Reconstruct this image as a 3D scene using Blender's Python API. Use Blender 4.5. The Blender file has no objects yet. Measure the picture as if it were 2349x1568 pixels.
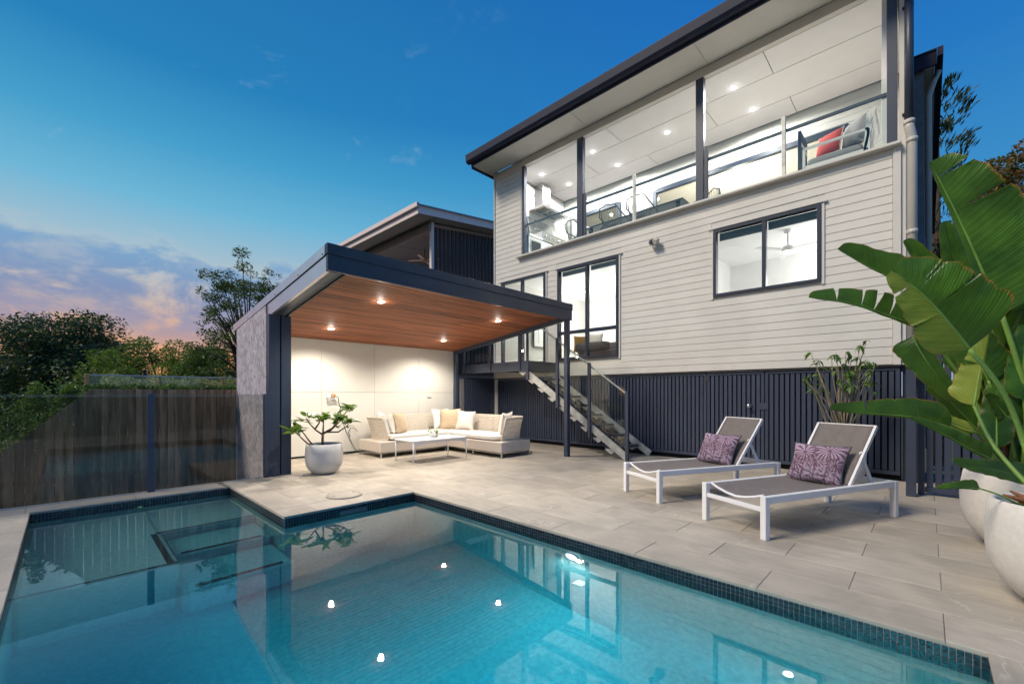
import bpy, bmesh, math, random
from mathutils import Vector, Matrix, Quaternion
from math import pi, sin, cos, radians
random.seed(7)
C = bpy.context.scene.collection
sc = bpy.context.scene

# ---------------------------------------------------------------- camera
FW = radians(43.87)                     # the camera looks diagonally at house and pavilion
cam = bpy.data.cameras.new('camera'); cam.sensor_width = 36; cam.lens = 36 * 989 / 2349
cam.shift_y = 0.0506; cam.clip_start = 0.05; cam.clip_end = 3000
co = bpy.data.objects.new('camera', cam); C.objects.link(co)
co.location = (0, 0, 1.2); co.rotation_euler = (pi / 2, 0, FW - pi / 2)
sc.camera = co

# ---------------------------------------------------------------- node helpers
class NT:
    def __init__(s, nt): s.t = nt; s.n = nt.nodes; s.l = nt.links
    def node(s, typ, **kw):
        n = s.n.new(typ)
        for k, v in kw.items():
            if k.startswith('_'): setattr(n, k[1:], v)
        return n
    def put(s, sock, v):
        if isinstance(v, bpy.types.NodeSocket): s.l.new(v, sock)
        elif v is not None:
            if sock.type == 'RGBA' and not isinstance(v, (int, float)) and len(v) == 3: v = (*v, 1)
            sock.default_value = v
    def math(s, op, a, b=None, c=None, clamp=False):
        n = s.n.new('ShaderNodeMath'); n.operation = op; n.use_clamp = clamp
        s.put(n.inputs[0], a)
        if b is not None: s.put(n.inputs[1], b)
        if c is not None: s.put(n.inputs[2], c)
        return n.outputs[0]
    def mix(s, f, a, b, blend='MIX'):
        n = s.n.new('ShaderNodeMix'); n.data_type = 'RGBA'; n.blend_type = blend
        s.put(n.inputs[0], f); s.put(n.inputs[6], a); s.put(n.inputs[7], b); return n.outputs[2]
    def smooth(s, v, lo, hi):
        n = s.n.new('ShaderNodeMapRange'); n.interpolation_type = 'SMOOTHSTEP'; n.clamp = True
        s.put(n.inputs[0], v); s.put(n.inputs[1], lo); s.put(n.inputs[2], hi); return n.outputs[0]
    def ramp(s, f, stops):
        n = s.n.new('ShaderNodeValToRGB'); e = n.color_ramp.elements
        while len(e) < len(stops): e.new(0.5)
        for i, (p, c) in enumerate(stops): e[i].position = p; e[i].color = (*c, 1)
        s.put(n.inputs[0], f); return n.outputs[0]
    def noise(s, vec, scale, detail=3, rough=.5, dist=0, dim='3D'):
        n = s.n.new('ShaderNodeTexNoise'); n.noise_dimensions = dim
        if vec is not None: s.l.new(vec, n.inputs['Vector'])
        n.inputs['Scale'].default_value = scale; n.inputs['Detail'].default_value = detail
        n.inputs['Roughness'].default_value = rough; n.inputs['Distortion'].default_value = dist
        return n.outputs['Fac']
    def coord(s, which='Object', scale=(1, 1, 1), off=None):
        t = s.n.new('ShaderNodeTexCoord'); m = s.n.new('ShaderNodeMapping'); m.inputs['Scale'].default_value = scale
        s.l.new(t.outputs[which], m.inputs[0])
        if off is not None: s.l.new(off, m.inputs[1])
        return m.outputs[0]

# ---------------------------------------------------------------- world: dusk sky, glow low in the west
w = bpy.data.worlds.new('World'); sc.world = w; w.use_nodes = True
W = NT(w.node_tree); W.n.clear()
tc = W.n.new('ShaderNodeTexCoord'); sx = W.n.new('ShaderNodeSeparateXYZ'); W.l.new(tc.outputs['Generated'], sx.inputs[0])
X_, Y_, Z_ = sx.outputs
hl = W.math('SQRT', W.math('ADD', W.math('MULTIPLY', X_, X_), W.math('MULTIPLY', Y_, Y_)))
hl = W.math('MAXIMUM', hl, 0.02)
SA = radians(112)
dt = W.math('DIVIDE', W.math('ADD', W.math('MULTIPLY', X_, cos(SA)), W.math('MULTIPLY', Y_, sin(SA))), hl)
m_ = W.smooth(dt, -0.55, 1.0)
zp = W.math('MAXIMUM', Z_, 0.0)
west = W.ramp(zp, [(0, (.95, .34, .08)), (.05, (.92, .38, .13)), (.10, (.80, .42, .24)), (.16, (.60, .47, .42)), (.23, (.42, .54, .62)), (.33, (.16, .47, .68)), (.42, (.060, .345, .60)), (.52, (.022, .22, .50)), (.8, (.012, .14, .38)), (1, (.010, .12, .36))])
east = W.ramp(zp, [(0, (.30, .42, .56)), (.08, (.18, .36, .57)), (.2, (.075, .28, .57)), (.33, (.045, .27, .58)), (.5, (.020, .19, .54)), (.7, (.010, .12, .50)), (1, (.010, .11, .40))])
sky = W.mix(m_, east, west)
mp = W.n.new('ShaderNodeMapping'); mp.inputs['Scale'].default_value = (1, 1, 2.1); mp.inputs['Location'].default_value = (3.1, 1.7, 0.4)
W.l.new(tc.outputs['Generated'], mp.inputs[0])
cn = W.noise(mp.outputs[0], 4.3, 10, .62, .35)
# cloud bank: strong low in the west, thinning upwards
top = W.smooth(zp, .33, .21)
bank = W.math('MULTIPLY', top, W.smooth(dt, .42, .80))
thr = W.math('SUBTRACT', .72, W.math('MULTIPLY', bank, .34))
cn2 = W.noise(mp.outputs[0], 11, 8, .65, .2)
cm = W.smooth(W.math('ADD', W.math('SUBTRACT', cn, thr), W.math('MULTIPLY', W.math('SUBTRACT', cn2, .5), .22)), -.03, .09)
rim = W.smooth(W.math('SUBTRACT', cn, thr), -.09, .0)
cc = W.ramp(zp, [(0, (.90, .36, .11)), (.07, (.72, .36, .20)), (.12, (.33, .31, .43)), (.18, (.18, .28, .50)), (.27, (.17, .39, .64)), (1, (.2, .35, .6))])
rimc = W.ramp(zp, [(0, (.85, .38, .15)), (.12, (.70, .44, .32)), (.2, (.58, .55, .52)), (.3, (.36, .54, .66)), (1, (.1, .3, .6))])
sky = W.mix(W.math('MULTIPLY', rim, W.math('MULTIPLY', W.smooth(dt, .2, .9), .34)), sky, rimc)
cc = W.mix(W.math('MULTIPLY', W.smooth(cn2, .48, .68), .45), cc, rimc)
sky = W.mix(W.math('MULTIPLY', cm, W.math('MULTIPLY', W.smooth(dt, .32, .70), .88)), sky, cc)
ci = W.noise(mp.outputs[0], 6, 8, .7, 1.2)
sky = W.mix(W.math('MULTIPLY', W.smooth(ci, .58, .8), .04), sky, (.25, .45, .7))
bg = W.n.new('ShaderNodeBackground'); W.l.new(sky, bg.inputs[0]); bg.inputs[1].default_value = 1.0
wo = W.n.new('ShaderNodeOutputWorld'); W.l.new(bg.outputs[0], wo.inputs[0])

# the afterglow of the set sun: one broad soft sun from the west
sl = bpy.data.lights.new('sun', 'SUN'); sl.energy = 3.3; sl.angle = radians(17); sl.color = (1.0, .87, .69)
so = bpy.data.objects.new('sun', sl); C.objects.link(so)
sdir = Vector((cos(radians(154)) * cos(radians(46)), sin(radians(154)) * cos(radians(46)), sin(radians(46))))
so.rotation_euler = sdir.to_track_quat('Z', 'Y').to_euler(); so.location = (-6, 6, 12)

vs = sc.view_settings; vs.view_transform = 'Standard'; vs.look = 'None'; vs.gamma = 1; vs.exposure = 0.0; vs.use_curve_mapping = False
sc.render.engine = 'CYCLES'
cy = sc.cycles; cy.max_bounces = 8; cy.diffuse_bounces = 4; cy.glossy_bounces = 4; cy.transmission_bounces = 6
cy.transparent_max_bounces = 24; cy.volume_bounces = 0; cy.sample_clamp_indirect = 3; cy.sample_clamp_direct = 0
cy.use_denoising = True; cy.use_light_tree = True; cy.caustics_reflective = False; cy.caustics_refractive = True

# ---------------------------------------------------------------- materials
def mat(name, col, rough=.6, metal=0, var=0., vs_=4., bump=0., bs=40., orand=0., stretch=(1, 1, 1), spec=.5, col2=None, world=False, dist=0, coat=0):
    m = bpy.data.materials.new(name); m.use_nodes = True
    N = NT(m.node_tree); p = N.n['Principled BSDF']
    p.inputs['Roughness'].default_value = rough; p.inputs['Metallic'].default_value = metal
    p.inputs['Specular IOR Level'].default_value = spec; p.inputs['Coat Weight'].default_value = coat
    c = (*col, 1); src = c
    if var or bump or orand:
        oi = N.n.new('ShaderNodeObjectInfo')
        if world:
            g = N.n.new('ShaderNodeNewGeometry'); mpn = N.n.new('ShaderNodeMapping'); mpn.inputs['Scale'].default_value = stretch
            N.l.new(g.outputs['Position'], mpn.inputs[0]); v = mpn.outputs[0]
        else:
            cb = N.n.new('ShaderNodeCombineXYZ')
            r7 = N.math('MULTIPLY', oi.outputs['Random'], 37.0)
            for i in range(3): N.l.new(r7, cb.inputs[i])
            v = N.coord('Object', stretch, cb.outputs[0])
        if var:
            f = N.noise(v, vs_, 6, .6, dist)
            f = N.smooth(f, .3, .7)
            lo = tuple(x * (1 - var) for x in col) if col2 is None else col2
            src = N.mix(f, lo, tuple(min(1, x * (1 + var * .6)) for x in col) if col2 is None else col)
        if orand:
            k = N.math('ADD', N.math('MULTIPLY', oi.outputs['Random'], 2 * orand), 1 - orand)
            cb2 = N.n.new('ShaderNodeCombineColor')
            for i in range(3): N.l.new(k, cb2.inputs[i])
            src = N.mix(1.0, src, cb2.outputs[0], 'MULTIPLY')
        N.put(p.inputs['Base Color'], src)
        if bump:
            b = N.n.new('ShaderNodeBump'); b.inputs['Strength'].default_value = 1; b.inputs['Distance'].default_value = bump
            N.l.new(N.noise(v, bs, 5, .6), b.inputs['Height']); N.l.new(b.outputs[0], p.inputs['Normal'])
    else:
        p.inputs['Base Color'].default_value = c
    return m

def emis(name, col, st):
    m = bpy.data.materials.new(name); m.use_nodes = True; N = NT(m.node_tree); N.n.clear()
    e = N.n.new('ShaderNodeEmission'); e.inputs[0].default_value = (*col, 1); e.inputs[1].default_value = st
    o = N.n.new('ShaderNodeOutputMaterial'); N.l.new(e.outputs[0], o.inputs[0]); return m

def schlick(N, f0, normal=None, pw=5.0):
    g = N.n.new('ShaderNodeNewGeometry'); d = N.n.new('ShaderNodeVectorMath'); d.operation = 'DOT_PRODUCT'
    N.l.new(normal if normal else g.outputs['Normal'], d.inputs[0]); N.l.new(g.outputs['Incoming'], d.inputs[1])
    c = N.math('SUBTRACT', 1.0, N.math('ABSOLUTE', d.outputs['Value']), clamp=True)
    return N.math('ADD', f0, N.math('MULTIPLY', N.math('POWER', c, pw), 1 - f0), clamp=True)

def glassmat(name, tint, f0=.045):
    m = bpy.data.materials.new(name); m.use_nodes = True; N = NT(m.node_tree); N.n.clear()
    t = N.n.new('ShaderNodeBsdfTransparent'); t.inputs[0].default_value = (*tint, 1)
    g = N.n.new('ShaderNodeBsdfGlossy'); g.inputs['Roughness'].default_value = .0
    mx = N.n.new('ShaderNodeMixShader'); o = N.n.new('ShaderNodeOutputMaterial')
    N.l.new(schlick(N, f0), mx.inputs[0]); N.l.new(t.outputs[0], mx.inputs[1]); N.l.new(g.outputs[0], mx.inputs[2]); N.l.new(mx.outputs[0], o.inputs[0])
    return m

def tilemat():
    m = bpy.data.materials.new('porcelain_paver'); m.use_nodes = True; N = NT(m.node_tree); p = N.n['Principled BSDF']
    oi = N.n.new('ShaderNodeObjectInfo'); cb = N.n.new('ShaderNodeCombineXYZ'); r7 = N.math('MULTIPLY', oi.outputs['Random'], 53.0)
    for i in range(3): N.l.new(r7, cb.inputs[i])
    v = N.coord('Object', (1, 1, 1), cb.outputs[0])
    cloud = N.smooth(N.noise(v, 2.2, 5, .55, .6), .32, .68)
    sv = N.coord('Object', (7, 1.3, 1), cb.outputs[0])
    streak = N.smooth(N.noise(sv, 1.6, 6, .65, .8), .35, .75)
    c = N.mix(cloud, (.36, .32, .265), (.47, .415, .34))
    c = N.mix(N.math('MULTIPLY', streak, .5), c, (.30, .27, .23))
    vn = N.math('ABSOLUTE', N.math('SUBTRACT', N.noise(v, 1.5, 4, .5, 1.2), .5))
    vein = N.math('MULTIPLY', N.smooth(vn, .012, .0), N.smooth(N.noise(v, 3, 2), .5, .65))
    c = N.mix(N.math('MULTIPLY', vein, .5), c, (.60, .54, .48))
    k = N.math('ADD', N.math('MULTIPLY', oi.outputs['Random'], .22), .89)
    cc = N.n.new('ShaderNodeCombineColor')
    for i in range(3): N.l.new(k, cc.inputs[i])
    c = N.mix(1.0, c, cc.outputs[0], 'MULTIPLY')
    N.put(p.inputs['Base Color'], c)
    N.put(p.inputs['Roughness'], N.math('ADD', .48, N.math('MULTIPLY', streak, .18)))
    b = N.n.new('ShaderNodeBump'); b.inputs['Distance'].default_value = .0015; b.inputs['Strength'].default_value = .8
    N.l.new(N.noise(v, 60, 4, .6), b.inputs['Height']); N.l.new(b.outputs[0], p.inputs['Normal'])
    return m

M = {}
M['tile'] = tilemat()
M['grout'] = mat('grout', (.25, .225, .19), .9)
M['navy'] = mat('navy_paint', (.040, .052, .085), .42, var=.08, bump=.0004, bs=90)
M['navyd'] = mat('dark_navy_paint', (.020, .028, .052), .38, var=.1)
M['slat'] = mat('navy_slat_paint', (.034, .046, .082), .5, var=.1, orand=.10, bump=.0006, bs=50, stretch=(1, 1, .1))
M['board'] = mat('cream_weatherboard_paint', (.63, .61, .57), .55, var=.07, vs_=1.2, orand=.025, bump=.0005, bs=25, world=True)
M['cream'] = mat('cream_trim_paint', (.63, .61, .57), .5, var=.03)
M['white'] = mat('white_paint', (.80, .80, .79), .5, var=.02)
M['ceil'] = mat('ceiling_white_paint', (.85, .845, .84), .65, var=.02)
M['panel'] = mat('white_wall_sheet', (.72, .70, .64), .6, var=.04, vs_=1.5, bump=.0004, bs=12)
M['render'] = mat('trowelled_grey_render', (.43, .39, .45), .8, var=.38, vs_=3.6, bump=.010, bs=16, dist=2.6, world=True)
M['wood'] = mat('cedar_board', (.32, .105, .043), .62, var=.45, vs_=3, orand=.32, stretch=(.5, 9, 9), bump=.0006, bs=20)
M['metalw'] = mat('white_powder_coat', (.78, .78, .80), .32, var=.03)
M['galv'] = mat('galvanised_steel', (.50, .51, .49), .5, metal=.35, var=.25, vs_=9)
M['steel'] = mat('brushed_steel', (.62, .62, .62), .25, metal=1, var=.1, vs_=3, stretch=(1, 1, 9))
M['black'] = mat('black_plastic', (.012, .012, .013), .5)
M['rubber'] = mat('black_cord', (.015, .015, .015), .6)
M['sling'] = mat('taupe_mesh_fabric', (.155, .135, .13), .75, bump=.001, bs=420, var=.1, vs_=14)
M['weave'] = mat('cream_rattan', (.66, .59, .50), .6, var=.12, vs_=22, bump=.003, bs=160)
M['base'] = mat('beige_woven_base', (.60, .53, .46), .65, var=.06, bump=.002, bs=260)
M['cush'] = mat('cream_cushion_fabric', (.77, .73, .66), .85, var=.05, bump=.004, bs=11)
M['cushb'] = mat('tan_cushion_fabric', (.53, .41, .28), .85, var=.1, vs_=6, bump=.006, bs=14)
M['cushw'] = mat('white_cushion_fabric', (.78, .76, .72), .85, var=.05, bump=.006, bs=12)
M['pot'] = mat('pale_concrete', (.60, .585, .56), .7, var=.08, vs_=5, bump=.0012, bs=60)
M['potw'] = mat('white_terrazzo', (.70, .66, .61), .62, var=.06, vs_=30, bump=.001, bs=70)
M['soil'] = mat('potting_soil', (.035, .022, .014), .95, var=.5, vs_=30, bump=.02, bs=40)
M['bark'] = mat('brown_bark', (.16, .09, .055), .8, var=.35, vs_=20, bump=.004, bs=50)
M['barkg'] = mat('grey_bark', (.26, .22, .15), .8, var=.35, vs_=20, bump=.004, bs=50)
M['trunk'] = mat('tree_bark', (.07, .05, .035), .9, var=.4, vs_=6, bump=.03, bs=12)
M['paling'] = mat('weathered_paling', (.37, .225, .13), .85, var=.6, vs_=3, orand=.42, stretch=(4, 4, .35), bump=.004, bs=24)
M['rawpost'] = mat('raw_timber', (.45, .27, .12), .7, var=.25, vs_=4, stretch=(3, 3, .4))
M['ground'] = mat('ground', (.05, .06, .03), .95, var=.5, vs_=.8, world=True)
M['conc'] = mat('grey_concrete', (.16, .16, .17), .8, var=.2)
M['brickw'] = mat('white_glazed_brick', (.80, .80, .79), .18, orand=.03)
M['grey'] = mat('grey_fabric', (.30, .30, .31), .85, var=.1, bump=.003, bs=30)
M['dgrey'] = mat('charcoal_fabric', (.11, .10, .10), .85, var=.15, bump=.003, bs=30)
M['red'] = mat('red_fabric', (.50, .06, .05), .8, var=.1, bump=.003, bs=20)
M['mustard'] = mat('mustard_fabric', (.62, .33, .08), .8, var=.15)
M['cord'] = mat('charcoal_cord', (.05, .055, .06), .6)
M['tabletop'] = mat('dark_timber_table', (.022, .026, .032), .3, var=.2)
M['gutter'] = mat('navy_gutter', (.024, .028, .055), .6, var=.1, spec=.25)
M['navys'] = mat('navy_paint_sky_glow', (.66, .62, .66), .30, metal=.8, var=.06, bump=.0003, bs=8)  # lighter copy of the navy paint; sunset sky reflection put into the colour
M['roof'] = mat('grey_roof_sheet', (.10, .11, .13), .5)
M['pipeb'] = mat('beige_pipe', (.52, .49, .45), .42, var=.05)
M['soffit'] = mat('soffit_paint', (.62, .60, .56), .6, var=.03)
M['nwhite'] = mat('neighbour_white_paint', (.78, .66, .64), .5, var=.04)
M['nsoff'] = mat('neighbour_soffit_paint', (.26, .26, .29), .7)
M['ndark'] = mat('neighbour_dark_slat', (.030, .026, .032), .6, orand=.15)
M['paper'] = mat('picture_paper', (.72, .72, .70), .6)
M['kick'] = mat('black_gap', (.008, .008, .009), .8)
M['glass'] = glassmat('window_glass', (.94, .96, .95))
M['gglass'] = glassmat('green_balustrade_glass', (.95, .975, .955), .045)
M['pglass'] = glassmat('tinted_pool_glass', (.81, .82, .79), .035)
M['lamp'] = emis('lamp_warm', (1, .86, .66), 45)
M['lampw'] = emis('lamp_white', (1, .96, .90), 45)
M['plamp'] = emis('pool_lamp', (.75, .85, 1), 8)
M['plampd'] = emis('pool_fill_lens', (.6, .8, 1), .8)  # weak lens for the added lamps out of view
M['glamp'] = emis('green_pool_lamp', (.2, .9, .1), 1.0)

def plastermat():
    m = mat('pebble_pool_plaster', (.56, .66, .58), .7, var=.10, vs_=26, bump=.002, bs=50, world=True, col2=(.40, .52, .47)); return m
M['plaster'] = plastermat()
def mosaic():
    m = bpy.data.materials.new('dark_glass_mosaic'); m.use_nodes = True; N = NT(m.node_tree); p = N.n['Principled BSDF']
    g = N.n.new('ShaderNodeNewGeometry'); wn = N.n.new('ShaderNodeTexWhiteNoise')
    q = N.n.new('ShaderNodeVectorMath'); q.operation = 'SNAP'; q.inputs[1].default_value = (.027, .027, .027); N.l.new(g.outputs['Position'], q.inputs[0]); N.l.new(q.outputs[0], wn.inputs[0])
    N.put(p.inputs['Base Color'], N.mix(wn.outputs['Value'], (.004, .006, .010), (.018, .024, .034)))
    p.inputs['Roughness'].default_value = .18; return m
M['mosaic'] = mosaic()
M['mgrout'] = mat('mosaic_grout', (.30, .30, .29), .8)

def watermats():
    m = bpy.data.materials.new('pool_water'); m.use_nodes = True; N = NT(m.node_tree); N.n.clear()
    g = N.n.new('ShaderNodeNewGeometry'); b = N.n.new('ShaderNodeBump'); b.inputs['Distance'].default_value = .0014; b.inputs['Strength'].default_value = .5
    N.l.new(N.noise(g.outputs['Position'], 2.2, 2, .45), b.inputs['Height'])
    gl = N.n.new('ShaderNodeBsdfGlass'); gl.inputs['Roughness'].default_value = 0.0; gl.inputs['IOR'].default_value = 1.34
    N.l.new(b.outputs[0], gl.inputs['Normal']); o = N.n.new('ShaderNodeOutputMaterial')
    # calm water mirrors strongly at low angles
    mir = N.n.new('ShaderNodeBsdfGlossy'); mir.inputs['Roughness'].default_value = 0.0; N.l.new(b.outputs[0], mir.inputs['Normal'])
    f = N.math('MULTIPLY', N.math('MULTIPLY', schlick(N, .0, None, 3.2), .75), N.math('SUBTRACT', 1.0, g.outputs['Backfacing']))
    mx = N.n.new('ShaderNodeMixShader'); N.l.new(f, mx.inputs[0]); N.l.new(gl.outputs[0], mx.inputs[1]); N.l.new(mir.outputs[0], mx.inputs[2]); N.l.new(mx.outputs[0], o.inputs[0])
    va = N.n.new('ShaderNodeVolumeAbsorption'); va.inputs[0].default_value = (.01, .765, .865, 1); va.inputs[1].default_value = 1.15
    N.l.new(va.outputs[0], o.inputs['Volume'])
    return m
M['water'] = watermats()

def leafmat(name, c1, c2, rough=.45, trans=.25, vein=0., edge=None, sc_=3.):
    m = bpy.data.materials.new(name); m.use_nodes = True; N = NT(m.node_tree); p = N.n['Principled BSDF']
    oi = N.n.new('ShaderNodeObjectInfo'); g = N.n.new('ShaderNodeNewGeometry')
    f = N.smooth(N.noise(g.outputs['Position'], sc_, 3, .6), .35, .65)
    col = N.mix(f, c1, c2)
    k = N.math('ADD', N.math('MULTIPLY', oi.outputs['Random'], .5), .75)
    cb = N.n.new('ShaderNodeCombineColor')
    for i in range(3): N.l.new(k, cb.inputs[i])
    col = N.mix(1.0, col, cb.outputs[0], 'MULTIPLY')
    nrm = None
    if vein:
        uv = N.n.new('ShaderNodeUVMap'); s2 = N.n.new('ShaderNodeSeparateXYZ'); N.l.new(uv.outputs[0], s2.inputs[0])
        ph = N.math('MULTIPLY', N.math('SUBTRACT', s2.outputs[0], N.math('MULTIPLY', N.math('ABSOLUTE', s2.outputs[1]), .10)), vein)
        wv = N.math('SINE', ph)
        wv2 = N.math('SINE', N.math('MULTIPLY', ph, .37))
        hgt = N.math('ADD', N.math('MULTIPLY', wv, .6), N.math('MULTIPLY', wv2, .5))
        col = N.mix(N.smooth(wv, .2, 1.0), col, N.mix(.22, col, c2))
        b = N.n.new('ShaderNodeBump'); b.inputs['Distance'].default_value = .0013; b.inputs['Strength'].default_value = 1
        N.l.new(hgt, b.inputs['Height']); N.l.new(b.outputs[0], p.inputs['Normal']); nrm = b.outputs[0]
        if edge:
            ed = N.smooth(N.math('ADD', N.math('ABSOLUTE', s2.outputs[1]), N.math('MULTIPLY', N.noise(g.outputs['Position'], 14, 3), .14)), 1.0, 1.07)
            col = N.mix(ed, col, edge)
    N.put(p.inputs['Base Color'], col); p.inputs['Roughness'].default_value = rough
    if trans:
        tr = N.n.new('ShaderNodeBsdfTranslucent'); N.put(tr.inputs[0], N.mix(.5, col, (.25, .42, .03)))
        mx = N.n.new('ShaderNodeMixShader'); mx.inputs[0].default_value = trans
        o = N.n['Material Output']; N.l.new(p.outputs[0], mx.inputs[1]); N.l.new(tr.outputs[0], mx.inputs[2]); N.l.new(mx.outputs[0], o.inputs[0])
    return m
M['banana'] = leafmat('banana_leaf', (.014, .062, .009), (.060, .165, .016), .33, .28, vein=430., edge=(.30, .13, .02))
M['bananay'] = leafmat('yellow_lit_banana_leaf', (.20, .26, .03), (.32, .36, .05), .4, .30, vein=430., edge=(.30, .13, .02))  # brighter copy of the leaf, with yellow light put into its colour
M['midrib'] = mat('pale_green_stalk', (.17, .30, .05), .45, var=.25, vs_=6)
M['stalk'] = mat('green_stalk', (.09, .17, .03), .45, var=.3, vs_=6)
M['sheath'] = mat('brown_sheath', (.22, .09, .04), .8, var=.5, vs_=12)
M['rubberleaf'] = leafmat('rubber_leaf', (.022, .085, .012), (.13, .24, .035), .28, .25, sc_=9)
M['shrubleaf'] = leafmat('wilted_leaf', (.06, .14, .02), (.17, .30, .05), .5, .3, sc_=9)
M['mango'] = leafmat('dark_tree_leaf', (.010, .030, .014), (.032, .080, .034), .55, .12, sc_=.9)
M['bush'] = leafmat('bright_tree_leaf', (.07, .14, .02), (.20, .30, .05), .55, .35, sc_=.7)
M['fine'] = leafmat('fine_tree_leaf', (.022, .055, .014), (.065, .125, .028), .55, .25, sc_=1.2)
M['hedge'] = leafmat('hedge_leaf', (.030, .085, .020), (.12, .24, .05), .5, .25, sc_=4)
M['flowerhedge'] = leafmat('pale_flowering_leaf', (.18, .22, .06), (.48, .44, .22), .6, .4, sc_=6)
M['pine'] = leafmat('pine_needle', (.010, .028, .012), (.022, .055, .022), .6, .05, sc_=2)
M['autumn'] = leafmat('rusty_tree_leaf', (.045, .055, .012), (.22, .10, .025), .55, .2, sc_=1.6)

def palmprint():
    m = bpy.data.materials.new('palm_print_fabric'); m.use_nodes = True; N = NT(m.node_tree); p = N.n['Principled BSDF']
    tcn = N.n.new('ShaderNodeTexCoord'); s = N.n.new('ShaderNodeSeparateXYZ'); N.l.new(tcn.outputs['UV'], s.inputs[0]); u, v = s.outputs[0], s.outputs[1]
    base = N.noise(tcn.outputs['UV'], 16, 6, .75, .5)
    bark = N.smooth(base, N.math('ADD', .36, N.math('MULTIPLY', v, .18)), .60)
    dark = N.math('SUBTRACT', 1.0, bark)
    tot = None
    for (cx, cy, R, n, ph) in ((.30, .70, .30, 13, .2), (.72, .80, .34, 15, 1.0), (.13, .42, .24, 13, .6), (.52, .50, .20, 15, .1), (.88, .45, .2, 13, .9)):
        dx = N.math('SUBTRACT', u, cx); dy = N.math('SUBTRACT', v, cy)
        r = N.math('SQRT', N.math('ADD', N.math('MULTIPLY', dx, dx), N.math('MULTIPLY', dy, dy)))
        a = N.math('ARCTAN2', N.math('ADD', dy, N.math('MULTIPLY', N.math('MULTIPLY', r, r), 1.6)), dx)
        k = N.math('ABSOLUTE', N.math('SINE', N.math('ADD', N.math('MULTIPLY', a, n / 2), ph)))
        rays = N.math('MULTIPLY', N.smooth(k, .62, .9), N.smooth(r, R, R * .75))
        rays = N.math('MAXIMUM', rays, N.smooth(r, .05, .02))
        tx = N.math('ABSOLUTE', N.math('SUBTRACT', dx, N.math('MULTIPLY', N.math('SINE', N.math('MULTIPLY', v, 3)), .03)))
        trunk = N.math('MULTIPLY', N.smooth(tx, .02, .012), N.smooth(dy, .0, -.02))
        e = N.math('MAXIMUM', rays, N.math('MULTIPLY', trunk, .7))
        tot = e if tot is None else N.math('MAXIMUM', tot, e)
    tot = N.math('MULTIPLY', tot, N.smooth(N.noise(tcn.outputs['UV'], 60, 2), .25, .5))
    col = N.mix(N.math('MULTIPLY', dark, N.smooth(v, .75, .1)), (.36, .27, .38), (.02, .012, .035))
    col = N.mix(tot, col, (.07, .018, .035))
    N.put(p.inputs['Base Color'], col); p.inputs['Roughness'].default_value = .75
    b = N.n.new('ShaderNodeBump'); b.inputs['Distance'].default_value = .004; N.l.new(N.noise(tcn.outputs['UV'], 6, 3), b.inputs['Height']); N.l.new(b.outputs[0], p.inputs['Normal'])
    return m
M['palm'] = palmprint()

# ---------------------------------------------------------------- object helpers
ORG = {}
def _org(p):
    return ORG.get(p.name, Vector((0, 0, 0))) if p else Vector((0, 0, 0))
def link(name, mesh, m=None, parent=None, loc=(0, 0, 0), rot=None):
    o = bpy.data.objects.new(name, mesh); C.objects.link(o)
    L = Vector(loc)
    if parent: o.parent = parent; o.location = L - _org(parent)
    else: o.location = L
    ORG[o.name] = L
    if rot is not None:
        if isinstance(rot, (Quaternion, Matrix)):
            o.rotation_euler = rot.to_euler()
        else: o.rotation_euler = rot
    if m is not None and mesh is not None and not mesh.materials: mesh.materials.append(M[m] if isinstance(m, str) else m)
    return o
def tag(o, label=None, cat=None, group=None, kind=None):
    if label: o['label'] = label
    if cat: o['category'] = cat
    if group: o['group'] = group
    if kind: o['kind'] = kind
    return o
def thing(name, loc, label, cat, group=None, rotz=0):
    o = bpy.data.objects.new(name, None); C.objects.link(o); o.location = loc; o.rotation_euler = (0, 0, rotz)
    o.empty_display_size = .1
    ORG[o.name] = Vector((0, 0, 0)) if rotz else Vector(loc)   # rotated things: children given in local coordinates
    return tag(o, label, cat, group)
def local_thing(name, label, cat, group=None):
    o = thing(name, (0, 0, 0), label, cat, group); return o
def newmesh(name, v, f, smooth=False, uv=None):
    me = bpy.data.meshes.new(name); me.from_pydata([tuple(a) for a in v], [], f)
    if smooth:
        for p in me.polygons: p.use_smooth = True
    if uv:
        l = me.uv_layers.new(name='UVMap')
        for p in me.polygons:
            for li in p.loop_indices: l.data[li].uv = uv[me.loops[li].vertex_index]
    me.update(); return me
MC = {}
def boxmesh(dx, dy, dz, b=.003, mk=''):
    key = (round(dx, 4), round(dy, 4), round(dz, 4), b, mk)
    if key in MC: return MC[key]
    x, y, z = dx / 2, dy / 2, dz / 2; b = min(b, x * .45, y * .45, z * .45)
    bm = bmesh.new(); bmesh.ops.create_cube(bm, size=1)
    bmesh.ops.scale(bm, vec=(dx, dy, dz), verts=bm.verts)
    if b > 0: bmesh.ops.bevel(bm, geom=bm.edges[:], offset=b, segments=1, affect='EDGES', profile=.5)
    me = bpy.data.meshes.new('box'); bm.to_mesh(me); bm.free(); MC[key] = me; return me
def box(name, x0, x1, y0, y1, z0, z1, m, parent=None, b=.003):
    me = boxmesh(abs(x1 - x0), abs(y1 - y0), abs(z1 - z0), b, m)
    return link(name, me, m, parent, ((x0 + x1) / 2, (y0 + y1) / 2, (z0 + z1) / 2))
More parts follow.
